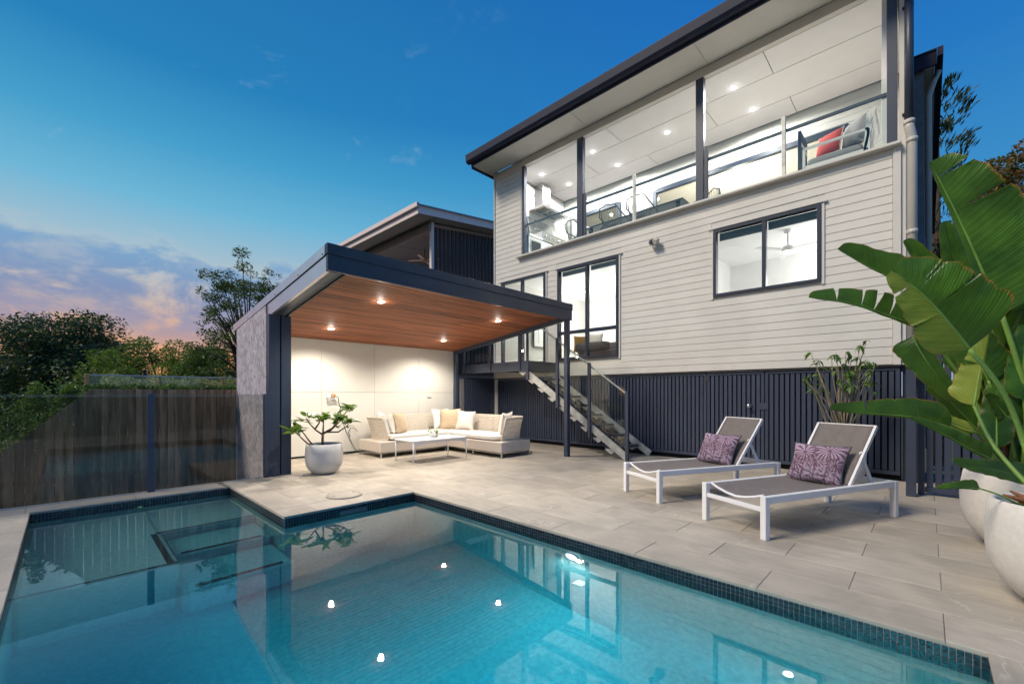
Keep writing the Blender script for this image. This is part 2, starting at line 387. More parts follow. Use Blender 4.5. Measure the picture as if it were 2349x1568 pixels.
class MB:
    def __init__(s): s.v = []; s.f = []; s.uv = []; s.sm = False
    def add(s, v, f):
        k = len(s.v); s.v += [tuple(a) for a in v]; s.f += [tuple(i + k for i in q) for q in f]; return s
    def box(s, x0, x1, y0, y1, z0, z1):
        return s.add([(x0, y0, z0), (x1, y0, z0), (x1, y1, z0), (x0, y1, z0), (x0, y0, z1), (x1, y0, z1), (x1, y1, z1), (x0, y1, z1)],
                     [(0, 3, 2, 1), (4, 5, 6, 7), (0, 1, 5, 4), (1, 2, 6, 5), (2, 3, 7, 6), (3, 0, 4, 7)])
    def bar(s, a, b, wx, wz, up=(0, 0, 1)):
        a = Vector(a); b = Vector(b); d = (b - a).normalized(); u = Vector(up)
        r = d.cross(u);
        if r.length < 1e-4: r = d.cross(Vector((1, 0, 0)))
        r.normalize(); u = r.cross(d).normalized(); p = []
        for q in (a, b):
            for i, j in ((-1, -1), (1, -1), (1, 1), (-1, 1)): p.append(q + r * wx / 2 * i + u * wz / 2 * j)
        return s.add(p, [(0, 1, 2, 3), (7, 6, 5, 4), (0, 4, 5, 1), (1, 5, 6, 2), (2, 6, 7, 3), (3, 7, 4, 0)])
    def tube(s, pts, rad, n=8, caps=True):
        pts = [Vector(p) for p in pts]; k = len(pts)
        if not hasattr(rad, '__len__'): rad = [rad] * k
        rings = []; ref = Vector((.13, .31, .94))
        for i, p in enumerate(pts):
            d = (pts[min(i + 1, k - 1)] - pts[max(i - 1, 0)])
            if d.length < 1e-7: d = Vector((0, 0, 1))
            d.normalize(); r = d.cross(ref)
            if r.length < .05: r = d.cross(Vector((1, 0, 0)))
            r.normalize(); u = r.cross(d)
            rings.append([p + (r * cos(2 * pi * j / n) + u * sin(2 * pi * j / n)) * rad[i] for j in range(n)])
            ref = u
        v = [q for R in rings for q in R]; f = []
        for i in range(k - 1):
            for j in range(n): f.append((i * n + j, i * n + (j + 1) % n, (i + 1) * n + (j + 1) % n, (i + 1) * n + j))
        if caps: f.append(tuple(range(n))[::-1]); f.append(tuple((k - 1) * n + j for j in range(n)))
        return s.add(v, f)
    def lathe(s, prof, c=(0, 0, 0), n=32):
        v = []; f = []; k = len(prof)
        for r, z in prof:
            for j in range(n): v.append((c[0] + r * cos(2 * pi * j / n), c[1] + r * sin(2 * pi * j / n), c[2] + z))
        for i in range(k - 1):
            for j in range(n): f.append((i * n + j, i * n + (j + 1) % n, (i + 1) * n + (j + 1) % n, (i + 1) * n + j))
        return s.add(v, f)
    def build(s, name, m, parent=None, loc=(0, 0, 0), smooth=False, rot=None, uv=None):
        return link(name, newmesh(name, s.v, s.f, smooth, uv), m, parent, loc, rot)
def wall_holes(mb, X0, X1, y0, y1, z0, z1, holes):
    ys = sorted({y0, y1, *[h[0] for h in holes], *[h[1] for h in holes]}); zs = sorted({z0, z1, *[h[2] for h in holes], *[h[3] for h in holes]})
    for a, b in zip(ys, ys[1:]):
        for c, d in zip(zs, zs[1:]):
            my, mz = (a + b) / 2, (c + d) / 2
            if any(h[0] < my < h[1] and h[2] < mz < h[3] for h in holes): continue
            mb.box(X0, X1, a, b, c, d)
def lamp_light(name, loc, energy, col=(1, .9, .75), parent=None, spot=radians(150), blend=.6, size=.05, rot=(0, 0, 0)):
    l = bpy.data.lights.new(name, 'SPOT'); l.energy = energy; l.color = col; l.spot_size = spot; l.spot_blend = blend; l.shadow_soft_size = size
    o = bpy.data.objects.new(name, l); C.objects.link(o)
    o.parent = parent; o.location = Vector(loc) - _org(parent); o.rotation_euler = rot; return o
def subdiv(o, n=1):
    md = o.modifiers.new('s', 'SUBSURF'); md.levels = n; md.render_levels = n

# ================================================================= GROUND, POOL, DECK
g = MB(); g.add([(-600, -600, -2.2), (900, -600, -2.2), (900, 900, -2.2), (-600, 900, -2.2)], [(0, 1, 2, 3)])
tag(g.build('ground', 'ground'), kind='structure')

WZ = -.09                                   # water level
pool = MB()                                 # plaster shell, L-shaped with a sun ledge and steps
def quad(mb, a, b, c, d): mb.add([a, b, c, d], [(0, 1, 2, 3)])
FZ = -1.30; x0, x1, xm = -.24, 2.98, 1.50; yn, ym, yf = -.21, 4.53, 6.54; TB = -.175
LX, LY, LZ = .66, 4.40, -.39                # ledge
pool.box(x0 - .25, x1 + .25, yn - .25, yf + .25, FZ - .2, FZ)
for (a, b, c, d) in ((x0 - .25, x0, yn, yf), (x1, x1 + .25, yn, ym), (x0 - .25, x1 + .25, yn - .25, yn), (xm, x1 + .25, ym, ym + .25), (xm, xm + .25, ym + .25, yf), (x0 - .25, xm + .25, yf, yf + .25)):
    pool.box(a, b, c, d, FZ, TB)
tag(pool.build('pool_shell', 'plaster'), kind='structure')
SH = bpy.data.objects['pool_shell']; ORG['pool_shell'] = Vector((0, 0, 0))
def rbox(name, x0_, x1_, y0_, y1_, z0_, z1_, m, parent, b): return box(name, x0_, x1_, y0_, y1_, z0_, z1_, m, parent, b)
rbox('sun_ledge', x0, LX, LY, yf, FZ, LZ, 'plaster', SH, .03)
rbox('pool_step', LX, xm, 5.42, yf, FZ, LZ, 'plaster', SH, .02)
rbox('pool_step', LX, xm, 4.84, 5.42, FZ, -.61, 'plaster', SH, .04)
rbox('pool_step', LX, xm, 4.23, 4.84, FZ, -.84, 'plaster', SH, .04)
for a in ((x0, LX, LY + .03, LY + .065, LZ), (LX - .075, LX - .03, LY + .065, 5.44, LZ), (LX - .03, xm, 5.44, 5.48, LZ), (LX + .08, xm - .1, 4.87, 4.91, -.61), (LX + .08, xm - .1, 4.26, 4.30, -.84)):
    box('nosing_strip', a[0], a[1], a[2], a[3], a[4] - .01, a[4] + .004, 'kick', SH, 0)
# backing strip and mosaic band
bb = MB()
def band(fn): pass
segs = [((x0, yn), (x0, yf), (1, 0)), ((x0, yf), (xm, yf), (0, -1)), ((xm, yf), (xm, ym), (-1, 0)), ((xm, ym), (x1, ym), (0, -1)), ((x1, ym), (x1, yn), (-1, 0)), ((x1, yn), (x0, yn), (0, 1))]
P_ = .0265; tiles = []
for (a, b, nrm) in segs:
    a = Vector((*a, 0)); b = Vector((*b, 0)); d = (b - a); L = d.length; d.normalize(); n = Vector((*nrm, 0))
    aa = a + n * .0; back = MB()
    p0 = a - n * .01; p1 = b - n * .01
    xs = sorted([p0.x, p1.x, (a + n * .003).x]); ys = sorted([p0.y, p1.y, (a + n * .003).y])
    bb.box(xs[0], xs[-1], ys[0], ys[-1], TB - .02, -.021)
    k = int(L / P_)
    for i in range(k):
        for j in range(6):
            c = a + d * (L * (i + .5) / k) + n * .0055; c.z = -.024 - P_ * (j + .5)
            tiles.append((c, math.atan2(n.y, n.x)))
tag(bb.build('mosaic_backing', 'mgrout', SH), None)
tm = boxmesh(.005, .0228, .0228, .0012, 'mosaic')
def vis(c):
    return (c[0] - Vector((0, 0, 1.2))).length
cand = [t for t in tiles if t[0].x > 2.9 and t[0].y < 3]
cand.sort(key=vis); near = set(id(t) for t in cand[:300]); rest = MB()
for t in tiles:
    if id(t) in near:
        link('mosaic_tile', tm, 'mosaic', SH, t[0], (0, 0, t[1]))
    else:
        c, an = t; hx, hy = (.0025, .01175) if abs(cos(an)) > .5 else (.01175, .0025)
        x, y, z = c; h = .01175
        if abs(cos(an)) > .5:
            s_ = hx * (1 if cos(an) > 0 else -1); v = [(x + s_, y - hy, z - h), (x + s_, y + hy, z - h), (x + s_, y + hy, z + h), (x + s_, y - hy, z + h)]
        else:
            s_ = hy * (1 if sin(an) > 0 else -1); v = [(x - hx, y + s_, z - h), (x + hx, y + s_, z - h), (x + hx, y + s_, z + h), (x - hx, y + s_, z + h)]
        rest.add(v, [(0, 1, 2, 3)])
tag(rest.build('mosaic_band', 'mosaic', SH), kind='stuff')
# water as one closed body
wv = MB(); e = .02
pts = [(x0 - e, yn - e), (x1 + e, yn - e), (x1 + e, ym + e), (xm + e, ym + e), (xm + e, yf + e), (x0 - e, yf + e)]
k = len(pts); v = [(x, y, FZ - .1) for x, y in pts] + [(x, y, WZ) for x, y in pts]
wv.add(v, [tuple(range(k))[::-1], tuple(range(k, 2 * k))] + [(i, (i + 1) % k, k + (i + 1) % k, k + i) for i in range(k)])
tag(wv.build('pool_water', 'water'), kind='structure')

# pool lamps
def pool_lamp(loc, nrm, label, m, e, col, r=.06, cat='pool light'):
    t = thing('pool_light', loc, label, cat); n = Vector(nrm); q = n.to_track_quat('Z', 'Y')
    a = MB(); a.lathe([(r * 1.35, 0), (r * 1.35, .012), (r, .02), (r, .0)], n=24); a.build('trim_ring', 'white', t, loc, True, q)
    b = MB(); b.lathe([(r, .004), (r * .6, .02), (.0005, .024)], n=20); b.build('lens', m, t, loc, True, q)
    l = bpy.data.lights.new('pool_bulb', 'SPOT'); l.energy = e; l.color = col; l.shadow_soft_size = .03; l.spot_size = radians(140); l.spot_blend = 1
    o = bpy.data.objects.new('pool_bulb', l); C.objects.link(o); o.parent = t; o.location = n * .05; o.rotation_euler = (n + Vector((0, 0, -1.9))).to_track_quat('-Z', 'Y').to_euler()
pool_lamp((2.968, 2.15, -.30), (-1, 0, 0), 'glowing round pool light under water in the long tiled wall', 'plamp', 50, (.80, .92, 1))
pool_lamp((.61, 6.53, -.135), (0, -1, 0), 'small green glowing light in the far wall above the pool ledge', 'glamp', .08, (.2, 1, .2), .022)
pool_lamp((-.225, 1.6, -.55), (1, 0, 0), 'added unseen fill light low in the left pool wall', 'plampd', 350, (.80, .92, 1))  # added out of view to brighten the water and pool floor
pool_lamp((1.6, -.195, -.55), (0, 1, 0), 'added unseen fill light low in the near pool wall', 'plampd', 350, (.80, .92, 1))  # second added lamp out of view, fills the pool from the near end
box('skimmer_mouth', 2.05, 2.36, 4.519, 4.5245, -.125, -.06, 'conc', SH, 0)

# deck slab and pavers
sl_ = MB()
for a in ((x1 + .05, 8.3, -3.6, 8.9), (xm + .05, 2.1, ym + .05, 6.9), (2.1, x1 + .05, ym + .05, 8.9), (-3, xm + .05, yf + .05, 6.90), (-3, x0 - .05, -3.6, yf + .05), (x0 - .05, x1 + .05, -3.6, yn - .05)):
    sl_.box(a[0], a[1], a[2], a[3], -.6, -.021)
deck = tag(sl_.build('pool_deck', 'grout'), kind='structure'); ORG[deck.name] = Vector((0, 0, 0))
def tmesh(dx, dy, h=.02, ch=.003):
    key = ('t', round(dx, 3), round(dy, 3))
    if key in MC: return MC[key]
    x, y = dx / 2, dy / 2; v = []
    for (ix, z) in ((0, -h), (0, -ch), (ch, 0)):
        v += [(-x + ix, -y + ix, z), (x - ix, -y + ix, z), (x - ix, y - ix, z), (-x + ix, y - ix, z)]
    f = [(8, 9, 10, 11)] + [(i, (i + 1) % 4, 4 + (i + 1) % 4, 4 + i) for i in range(4)] + [(4 + i, 4 + (i + 1) % 4, 8 + (i + 1) % 4, 8 + i) for i in range(4)]
    me = newmesh('paver', v, f); MC[key] = me; return me
def paver(xa, xb, ya, yb, sw=False, name='paver'):
    G = .0010; dx, dy = xb - xa - 2 * G, yb - ya - 2 * G
    if dx < .02 or dy < .02: return
    dz = random.uniform(-.0006, .0006)
    if sw: o = link(name, tmesh(dy, dx), 'tile', deck, ((xa + xb) / 2, (ya + yb) / 2, dz), (0, 0, pi / 2))
    else: o = link(name, tmesh(dx, dy), 'tile', deck, ((xa + xb) / 2, (ya + yb) / 2, dz))
    return o
RW, TL = .378, .825
rows = []
xx = x1 - .006; i = 0
while xx < 8.0:
    rows.append((xx, min(xx + (.372 if i == 0 else RW), 8.0), i)); xx += .372 if i == 0 else RW; i += 1
for xa, xb, i in rows:
    off = 1.583 if i % 2 == 0 else 1.17
    y = off - TL * 7
    while y < 8.46:
        ya, yb = max(y, -3.5), min(y + TL, 8.46)
        if yb > ya + .03: paver(xa, xb, ya, yb)
        y += TL
# left of the long edge: the peninsula between both pool arms (x 1.494 .. 2.974)
xs = [xm - .006, xm + .322, xm + .322 + .385, xm + .322 + .77, x1 - .006]
for i, (xa, xb) in enumerate(zip(xs, xs[1:])):
    if i == 0:
        for ya, yb in ((ym - .006, 4.85), (4.85, 6.0), (6.0, 6.87)): paver(xa, xb, ya, yb)
    else:
        paver(xa, xb, ym - .006, 4.86)
        y = 4.86 - (.41 if i % 2 else 0)
        ye = 6.87 if i == 1 else 8.46
        while y < ye:
            ya, yb = max(y, 4.86), min(y + TL, ye)
            if yb > ya + .03: paver(xa, xb, ya, yb)
            y += TL
for i in range(5):
    paver(-.62 - .85 * (4 - i) + 1.2 - 0.0, -.62 - .85 * (4 - i) + 2.05, yf - .006, 6.87, True) if -.62 - .85 * (4 - i) + 2.05 <= xm + .35 else None
paver(-2.9, -2.82, yf - .006, 6.87, True)
y = yf - .006
while y > -3:
    paver(x0 - .40, x0 + .006, max(y - TL, -3.4), y); paver(x0 - .40 - RW, x0 - .40, max(y - TL - .4, -3.4), min(y - .4 + 0, yf)); paver(x0 - .40 - 2 * RW, x0 - .40 - RW, max(y - TL, -3.4), y)
    y -= TL
xx = x0 + .006
while xx < x1 - .01:
    paver(xx, min(xx + TL, x1 - .006), yn - .37, yn + .006, True); xx += TL
# round skimmer lid with a straight notch
t = thing('skimmer_lid', (2.30, 4.97, 0), 'round stone skimmer lid with two finger holes set in paving', 'pool lid')
lb = MB(); lb.lathe([(.20, 0), (.20, .012), (.19, .016), (.0005, .016)], n=40); lb.build('lid_plate', 'tile', t, (2.30, 4.97, .0))
for dx in (-.12, .12):
    q = MB(); q.lathe([(.014, 0), (.0005, .0)], n=12); q.build('finger_hole', 'black', t, (2.30 + dx, 4.97 + dx * .1, .0175))
rg = MB(); rg.lathe([(.175, .0), (.181, .0)], n=40); rg.build('groove', 'grout', t, (2.30, 4.97, .0168))

# ================================================================= GLASS POOL FENCE
t = thing('glass_pool_fence', (.74, 6.86, 0), 'frameless dark tinted glass pool fence with navy posts on far coping', 'fence')
for a, b in ((-3.0, -1.9), (-1.86, -.62 + .02), (-.58, .705), (.775, 1.985)): box('glass_panel', a, b, 6.85, 6.858, .02, 1.195, 'pglass', t, 0)
for xx in (-1.88, -.60): box('clear_joint', xx - .003, xx + .003, 6.848, 6.86, .02, 1.19, 'steel', t, 0)
for xx in (.742, 2.025): box('post', xx - .034, xx + .034, 6.83, 6.895, .0, 1.2, 'navy', t)
ch = box('bottom_channel', -3, 2.0, 6.845, 6.863, .001, .018, 'steel', t, 0)

# ================================================================= PAVILION
pv = thing('pavilion', (4.4, 6.7, 0), 'navy framed skillion pavilion with timber lined ceiling over lounge', 'pavilion')
SL = .130
def rz(y, z0): return z0 - SL * (y - 4.9)
# rendered side wall, white sheets of the rear wall
box('rendered_wall', 2.06, 2.30, 6.99, 8.54, -.6, 1.9, 'render', pv, .004)
rw = MB(); v = [(2.06, 6.99, 1.9), (2.30, 6.99, 1.9), (2.30, 8.54, 1.9), (2.06, 8.54, 1.9), (2.06, 6.99, 2.50), (2.30, 6.99, 2.50), (2.30, 8.54, 2.30), (2.06, 8.54, 2.30)]
rw.add(v, [(0, 3, 2, 1), (4, 5, 6, 7), (0, 1, 5, 4), (1, 2, 6, 5), (2, 3, 7, 6), (3, 0, 4, 7)]); rw.build('rendered_wall_head', 'render', pv)
box('rear_wall', 2.30, 6.76, 8.45, 8.54, 0, 2.32, 'grout', pv, 0)
for xa, xb in ((2.302, 3.45), (3.453, 4.562), (4.565, 5.664), (5.667, 6.765)):
    for za, zb in ((.035, 1.229), (1.234, 2.30)): box('wall_sheet', xa, xb, 8.425, 8.449, za, zb, 'panel', pv, .002)
box('skirting_gap', 2.302, 6.76, 8.43, 8.449, .0, .034, 'kick', pv, 0)
box('wall_end', 6.766, 6.80, 8.40, 8.54, 0, 2.2, 'cream', pv)
box('inner_side_lining', 2.301, 2.33, 6.99, 8.424, 0, 2.32, 'panel', pv, 0)
# column of two blades
box('column', 2.06, 2.205, 6.85, 6.985, 0, 2.36, 'navy', pv); box('column', 2.225, 2.365, 6.86, 6.985, 0, 2.36, 'navy', pv); box('column_groove', 2.205, 2.225, 6.89, 6.985, 0, 2.36, 'navyd', pv, 0)
box('post', 6.645, 6.735, 4.925, 5.015, 0, 2.62, 'navy', pv, .006); box('post', 6.645, 6.735, 8.30, 8.39, 0, 2.2, 'navy', pv, .006)
# fascias
box('front_fascia', 2.075, 6.74, 4.885, 4.93, 2.60, 2.785, 'navyd', pv, .002)
box('front_cap', 2.065, 6.75, 4.875, 4.94, 2.788, 2.91, 'navyd', pv, .003)
def slope_bar(mb, xa, xb, ya, yb, zl, zh):   # bar that follows the fall of the roof
    v = []
    for y in (ya, yb):
        for x, z in ((xa, zl), (xb, zl), (xb, zh), (xa, zh)): v.append((x, y, rz(y, z)))
    mb.add(v, [(0, 1, 2, 3), (7, 6, 5, 4), (0, 4, 5, 1), (1, 5, 6, 2), (2, 6, 7, 3), (3, 7, 4, 0)])
def sb(name, xa, xb, ya, yb, zl, zh, m):
    q = MB(); slope_bar(q, xa, xb, ya, yb, zl, zh); return q.build(name, m, pv)
sb('side_fascia', 2.075, 2.115, 4.935, 6.99, 2.60, 2.775, 'navys')
sb('side_cap', 2.062, 2.115, 4.945, 8.78, 2.79, 2.905, 'navys')
sb('roof_gap', 2.08, 2.115, 4.935, 8.6, 2.772, 2.792, 'kick')
sb('side_beam', 2.116, 2.20, 4.935, 6.99, 2.60, 2.70, 'navy')
sb('blind_track', 2.202, 2.285, 4.94, 6.99, 2.618, 2.70, 'conc')
sb('blind_track_edge', 2.287, 2.305, 4.94, 6.99, 2.60, 2.70, 'black')
for yy in (5.0, 5.75, 6.6, 7.9):
    q = MB(); q.lathe([(.008, 0), (.006, .006), (.0005, .007)], n=8); q.build('screw', 'black', pv, (2.061, yy, rz(yy, 2.815)), False, (0, -pi / 2, 0))
sb('right_beam', 6.655, 6.73, 5.016, 8.40, 2.615, 2.72, 'navy')
sb('right_cap', 6.69, 6.75, 4.941, 8.78, 2.725, 2.905, 'navyd')
sb('roof_sheet', 2.116, 6.688, 4.941, 8.78, 2.85, 2.90, 'roof')
sb('ceiling_backing', 2.31, 6.65, 4.94, 8.44, 2.722, 2.74, 'kick')
sb('front_bead', 2.31, 6.65, 4.931, 4.945, 2.675, 2.70, 'galv')
pitch = .0865; y = 4.95; n_ = 0
while y + pitch < 8.43:
    joint = random.uniform(3.2, 5.8); ln = [(2.31, joint - .001), (joint + .001, 6.65)] if n_ % 3 == 1 else [(2.31, 6.65)]
    for xa, xb in ln:
        Ls = xb - xa
        o = link('ceiling_board', boxmesh(Ls, pitch - .013, .020, .003, 'wood'), 'wood', pv, ((xa + xb) / 2, y + pitch / 2, rz(y + pitch / 2, 2.705)), (-math.atan(SL), 0, 0))
    y += pitch; n_ += 1
def downlight(loc, label, m, e, col, group, tilt=0, r=.045, spot=150, blend=.6):
    t = thing('downlight', loc, label, 'ceiling light', group)
    a = MB(); a.lathe([(r * 1.35, 0), (r * 1.35, -.006), (r, -.010), (r, -.001)], n=24); a.build('trim_ring', 'white', t, loc, False, (tilt, 0, 0))
    b = MB(); b.lathe([(r, -.003), (.0005, -.005)], n=20); b.build('lens', m, t, loc, False, (tilt, 0, 0))
    lamp_light('bulb', (loc[0], loc[1], loc[2] - .02), e, col, t, radians(spot), blend, .04)
    l = bpy.data.lights.new('glow', 'POINT'); l.energy = e * (.012 if m == 'lamp' else .003); l.color = col; l.shadow_soft_size = .03
    o = bpy.data.objects.new('glow', l); C.objects.link(o); o.parent = t; o.location = (0, 0, -.055)
PL = [(3.265, 7.55, 'back left pavilion ceiling light above the potted rubber plant'), (3.27, 5.84, 'front left pavilion ceiling light, the largest in view'), (5.695, 7.52, 'back right pavilion ceiling light nearest the sofa corner'), (5.67, 5.81, 'front right pavilion ceiling light nearest the slim corner post')]
for x, y, lb_ in PL:
    downlight((x, y, rz(y, 2.705) - .014), lb_, 'lamp', 180, (1, .91, .79), 'downlights in the pavilion ceiling', -math.atan(SL))

# wall outlet with smart plug and its cord; small vent
t = thing('power_outlet', (3.64, 8.42, 1.15), 'white outlet box with plugged adapter on the white pavilion wall', 'power outlet')
box('outlet_plate', 3.54, 3.68, 8.395, 8.424, 1.12, 1.20, 'white', t); box('outlet_hood', 3.535, 3.72, 8.34, 8.394, 1.10, 1.112, 'white', t)
q = MB(); q.lathe([(.038, 0), (.038, .05), (.03, .055), (.0005, .055)], n=20); q.build('plug', 'rawpost', t, (3.66, 8.39, 1.165), True, (pi / 2, 0, 0))
q = MB(); q.tube([(3.70, 8.36, 1.15), (3.74, 8.35, 1.14), (3.78, 8.37, 1.0), (3.83, 8.40, .75), (3.93, 8.40, .45), (4.05, 8.39, .2), (4.13, 8.36, .04), (4.10, 8.33, .012), (3.9, 8.30, .01), (3.6, 8.25, .01), (3.35, 8.2, .01)], .006, 8); q.build('cord', 'rubber', t, (0, 0, 0), True)
q = MB(); q.tube([(4.0, 8.36, .33), (3.98, 8.40, .42), (4.03, 8.40, .52), (4.1, 8.38, .5), (4.14, 8.34, .44)], .006, 8); tag(q.build('cable_loop', 'rubber', None, (0, 0, 0), True), 'short black cable loop behind the left sofa arm', 'cable')
t = thing('wall_vent', (5.95, 8.42, 1.11), 'small slotted vent on the right of the white wall', 'vent')
box('vent_plate', 5.90, 6.01, 8.416, 8.4245, 1.10, 1.125, 'galv', t, 0)
for i in range(3): box('vent_slot', 5.908 + i * .033, 5.933 + i * .033, 8.413, 8.4155, 1.107, 1.118, 'black', t, 0)

# ================================================================= MAIN HOUSE
hs = thing('main_house', (9.5, 4.3, 0), 'two storey cream weatherboard house with navy trim and open lit upper deck', 'house')
ORG[hs.name] = Vector((9.5, 4.3, 0))
XW = 7.95
WIN = {'big': (1.15, 2.71, 2.90, 4.08), 'tall': (4.59, 6.17, 1.97, 4.07), 'door': (6.54, 8.02, 1.93, 4.09)}
holes = list(WIN.values())
q = MB(); wall_holes(q, 7.975, 8.10, .27, 8.31, 1.58, 4.60, holes); q.box(7.975, 8.10, 7.30, 8.31, 4.60, 7.05); q.build('front_wall', 'cream', hs)
def board(name, X, ya, yb, z, h, par, m='board', facing=-1):
    # one lapped weatherboard: leans out at the bottom
    L = (yb - ya) / 2; s = facing
    v = []
    for y in (-L, L):
        v += [(0, y, 0), (s * .011, y, 0), (s * .011, y, .005), (s * .004, y, h), (0, y, h)]
    f = [(0, 1, 2, 3, 4), (9, 8, 7, 6, 5), (0, 5, 6, 1), (1, 6, 7, 2), (2, 7, 8, 3), (3, 8, 9, 4), (4, 9, 5, 0)]
    key = ('b', round(yb - ya, 3), h, s)
    if key not in MC: MC[key] = newmesh('weatherboard', v, f)
    return link(name, MC[key], m, par, (X, (ya + yb) / 2, z))
z = 1.61; HP = .1245
while z < 7.0:
    if z < 4.50:
        ivs = [(.34, 8.27)]
        for (a, b, c, d) in holes:
            if z + HP > c - .03 and z < d + .03:
                nv = []
                for (p, r) in ivs:
                    if b + .045 <= p or a - .045 >= r: nv.append((p, r)); continue
                    if a - .045 > p + .05: nv.append((p, a - .045))
                    if b + .045 < r - .05: nv.append((b + .045, r))
                ivs = nv
        if not any(z + HP > c - .03 and z < d + .03 for (a, b, c, d) in holes):
            j = random.choice((2.4, 3.6, 4.8, 5.9)); ivs = [(.34, j - .001), (j + .001, 8.27)]
    else: ivs = [(7.335, 8.27)] if z > 4.56 else []
    for a, b in ivs: board('weatherboard', 7.975, a, b, z, min(HP + .004, (4.60 - z) if z < 4.55 else 7.05 - z), hs)
    z += HP
box('corner_trim', 7.94, 7.975, .25, .335, 1.60, 4.60, 'cream', hs); box('corner_trim', 7.94, 7.975, 8.275, 8.31, 1.60, 7.05, 'cream', hs)
box('base_flashing', 7.955, 7.975, .27, 8.31, 1.585, 1.606, 'kick', hs, 0)
box('side_wall', 7.975, 10.5, .20, .27, 1.6, 7.05, 'cream', hs); box('left_wall', 7.975, 16, 8.20, 8.3095, 0, 7.05, 'cream', hs, 0)
# window units
def window(key, vert_=(), hor=(), m='navyd', vtop=None, name='window'):
    a, b, c, d = WIN[key]
    fr = MB(); w_ = .05; X0, X1 = 7.925, 8.03
    fr.box(X0, X1, a, a + w_, c, d); fr.box(X0, X1, b - w_, b, c, d); fr.box(X0, X1, a + w_, b - w_, c, c + w_); fr.box(X0, X1, a + w_, b - w_, d - w_, d)
    o = fr.build(name, m, hs); ORG[o.name] = Vector((0, 0, 0)) + Vector(ORG[o.name]) * 0
    o.location = -_org(hs); ORG[o.name] = Vector((0, 0, 0))
    ys = [a + w_] + list(vert_) + [b - w_]; zs = [c + w_] + list(hor) + [d - w_]
    for v_ in vert_: box('mullion', X0 + .008, X1 - .01, v_ - .03, v_ + .03, c + w_, d - w_, m, o, .002)
    for h_ in hor: 
        for i in range(len(ys) - 1):
            box('transom', X0 + .01, X1 - .012, ys[i] + (.03 if i else 0), ys[i + 1] - (.03 if i < len(ys) - 2 else 0), h_ - .035, h_ + .035, m, o, .002)
    for i in range(len(ys) - 1):
        for j in range(len(zs) - 1):
            ya = ys[i] + (.03 if i else 0); yb = ys[i + 1] - (.03 if i < len(ys) - 2 else 0); za = zs[j] + (.035 if j else 0); zb = zs[j + 1] - (.035 if j < len(zs) - 2 else 0)
            box('pane', 7.972, 7.978, ya, yb, za, zb, 'glass', o, 0)
    tr = MB(); tr.box(7.945, 7.974, a - .042, a - .003, c - .04, d + .04); tr.box(7.945, 7.974, b + .003, b + .042, c - .04, d + .04); tr.box(7.925, 7.974, a - .08, b + .08, d + .012, d + .03)
    tr.build('window_trim', 'cream', hs)
    return o
window('big', (1.917,)); window('tall', (5.372,), (2.59,)); window('door', (7.30,), name='glazed_door')
# roller blind inside the big window and lower rooms
for a, b in ((1.22, 1.88), (1.95, 2.64)):
    o = box('roller_blind', 8.05, 8.08, a, b, 3.90, 4.03, 'dgrey', hs)
    for i in range(3): box('blind_fold', 8.044, 8.0495, a, b, 3.915 + i * .036, 3.92 + i * .036, 'grey', hs, 0)
for a, b in ((4.65, 5.33), (5.41, 6.11)): box('roller_blind', 8.05, 8.08, a, b, 3.92, 4.02, 'grey', hs)
# inner rooms: floors, ceilings, partitions
q = MB()
q.box(8.101, 13, .28, 8.19, 1.72, 1.90)                  # lower floor
q.build('lower_floor', 'panel', hs)
q = MB(); q.box(8.101, 13, .271, 8.199, 4.25, 4.30); q.build('lower_ceiling', 'ceil', hs)
q = MB(); q.box(13.0, 13.1, .27, 8.2, 1.7, 4.25); q.box(8.101, 13, .271, .30, 1.9, 4.25); q.box(8.101, 13, 3.4, 3.5, 1.9, 4.25); q.box(12.2, 13, 3.5, 8.19, 1.9, 4.25); q.box(11.1, 11.2, .30, 3.4, 1.9, 4.25); q.build('inner_wall', 'white', hs)
q = MB(); q.box(7.975, 10.6, .271, 8.199, 4.305, 4.50); q.build('deck_floor', 'panel', hs)
# upper deck
box('sill', 7.86, 8.06, .245, 7.44, 4.602, 4.645, 'cream', hs, .006)
box('head_beam', 7.955, 8.06, .30, 7.30, 6.885, 7.05, 'soffit', hs)
for a, b in ((7.225, 7.30), (5.48, 5.635), (2.885, 3.02), (.29, .40)): box('deck_post', 7.952, 8.055, a, b, 4.646, 6.884, 'navy', hs)
box('deck_post', 8.056, 8.09, .40, .46, 4.5, 6.88, 'white', hs)
for yy in (4.256, 1.647, 2.845, 5.44): box('balustrade_post', 7.965, 8.02, yy - .028, yy + .028, 4.646, 5.63, 'galv' if yy in (4.256, 1.647) else 'navy', hs)
q = MB(); q.box(8.03, 8.07, .40, 7.22, 5.40, 5.44); q.build('handrail', 'navy', hs)
for a, b in ((.41, 1.615), (1.68, 2.81), (3.03, 4.225), (4.29, 5.405), (5.645, 7.21)): box('balustrade_glass', 7.985, 7.993, a, b, 4.66, 5.62, 'gglass', hs, 0)
# deck ceiling panels
def cpanel(xa, xb, ya, yb): box('ceiling_panel', xa + .006, xb - .006, ya + .006, yb - .006, 6.885, 6.90, 'ceil', hs, .002)
for xa, xb, js in ((8.062, 8.75, (.3, 1.96, 4.96, 7.74)), (8.75, 9.65, (.3, 3.2, 6.1, 7.74)), (9.65, 10.28, (.3, 1.89, 4.8, 7.74))):
    for a, b in zip(js, js[1:]): cpanel(xa, xb, a, b)
box('ceiling_void', 8.062, 10.45, .27, 8.19, 6.901, 7.04, 'dgrey', hs, 0)
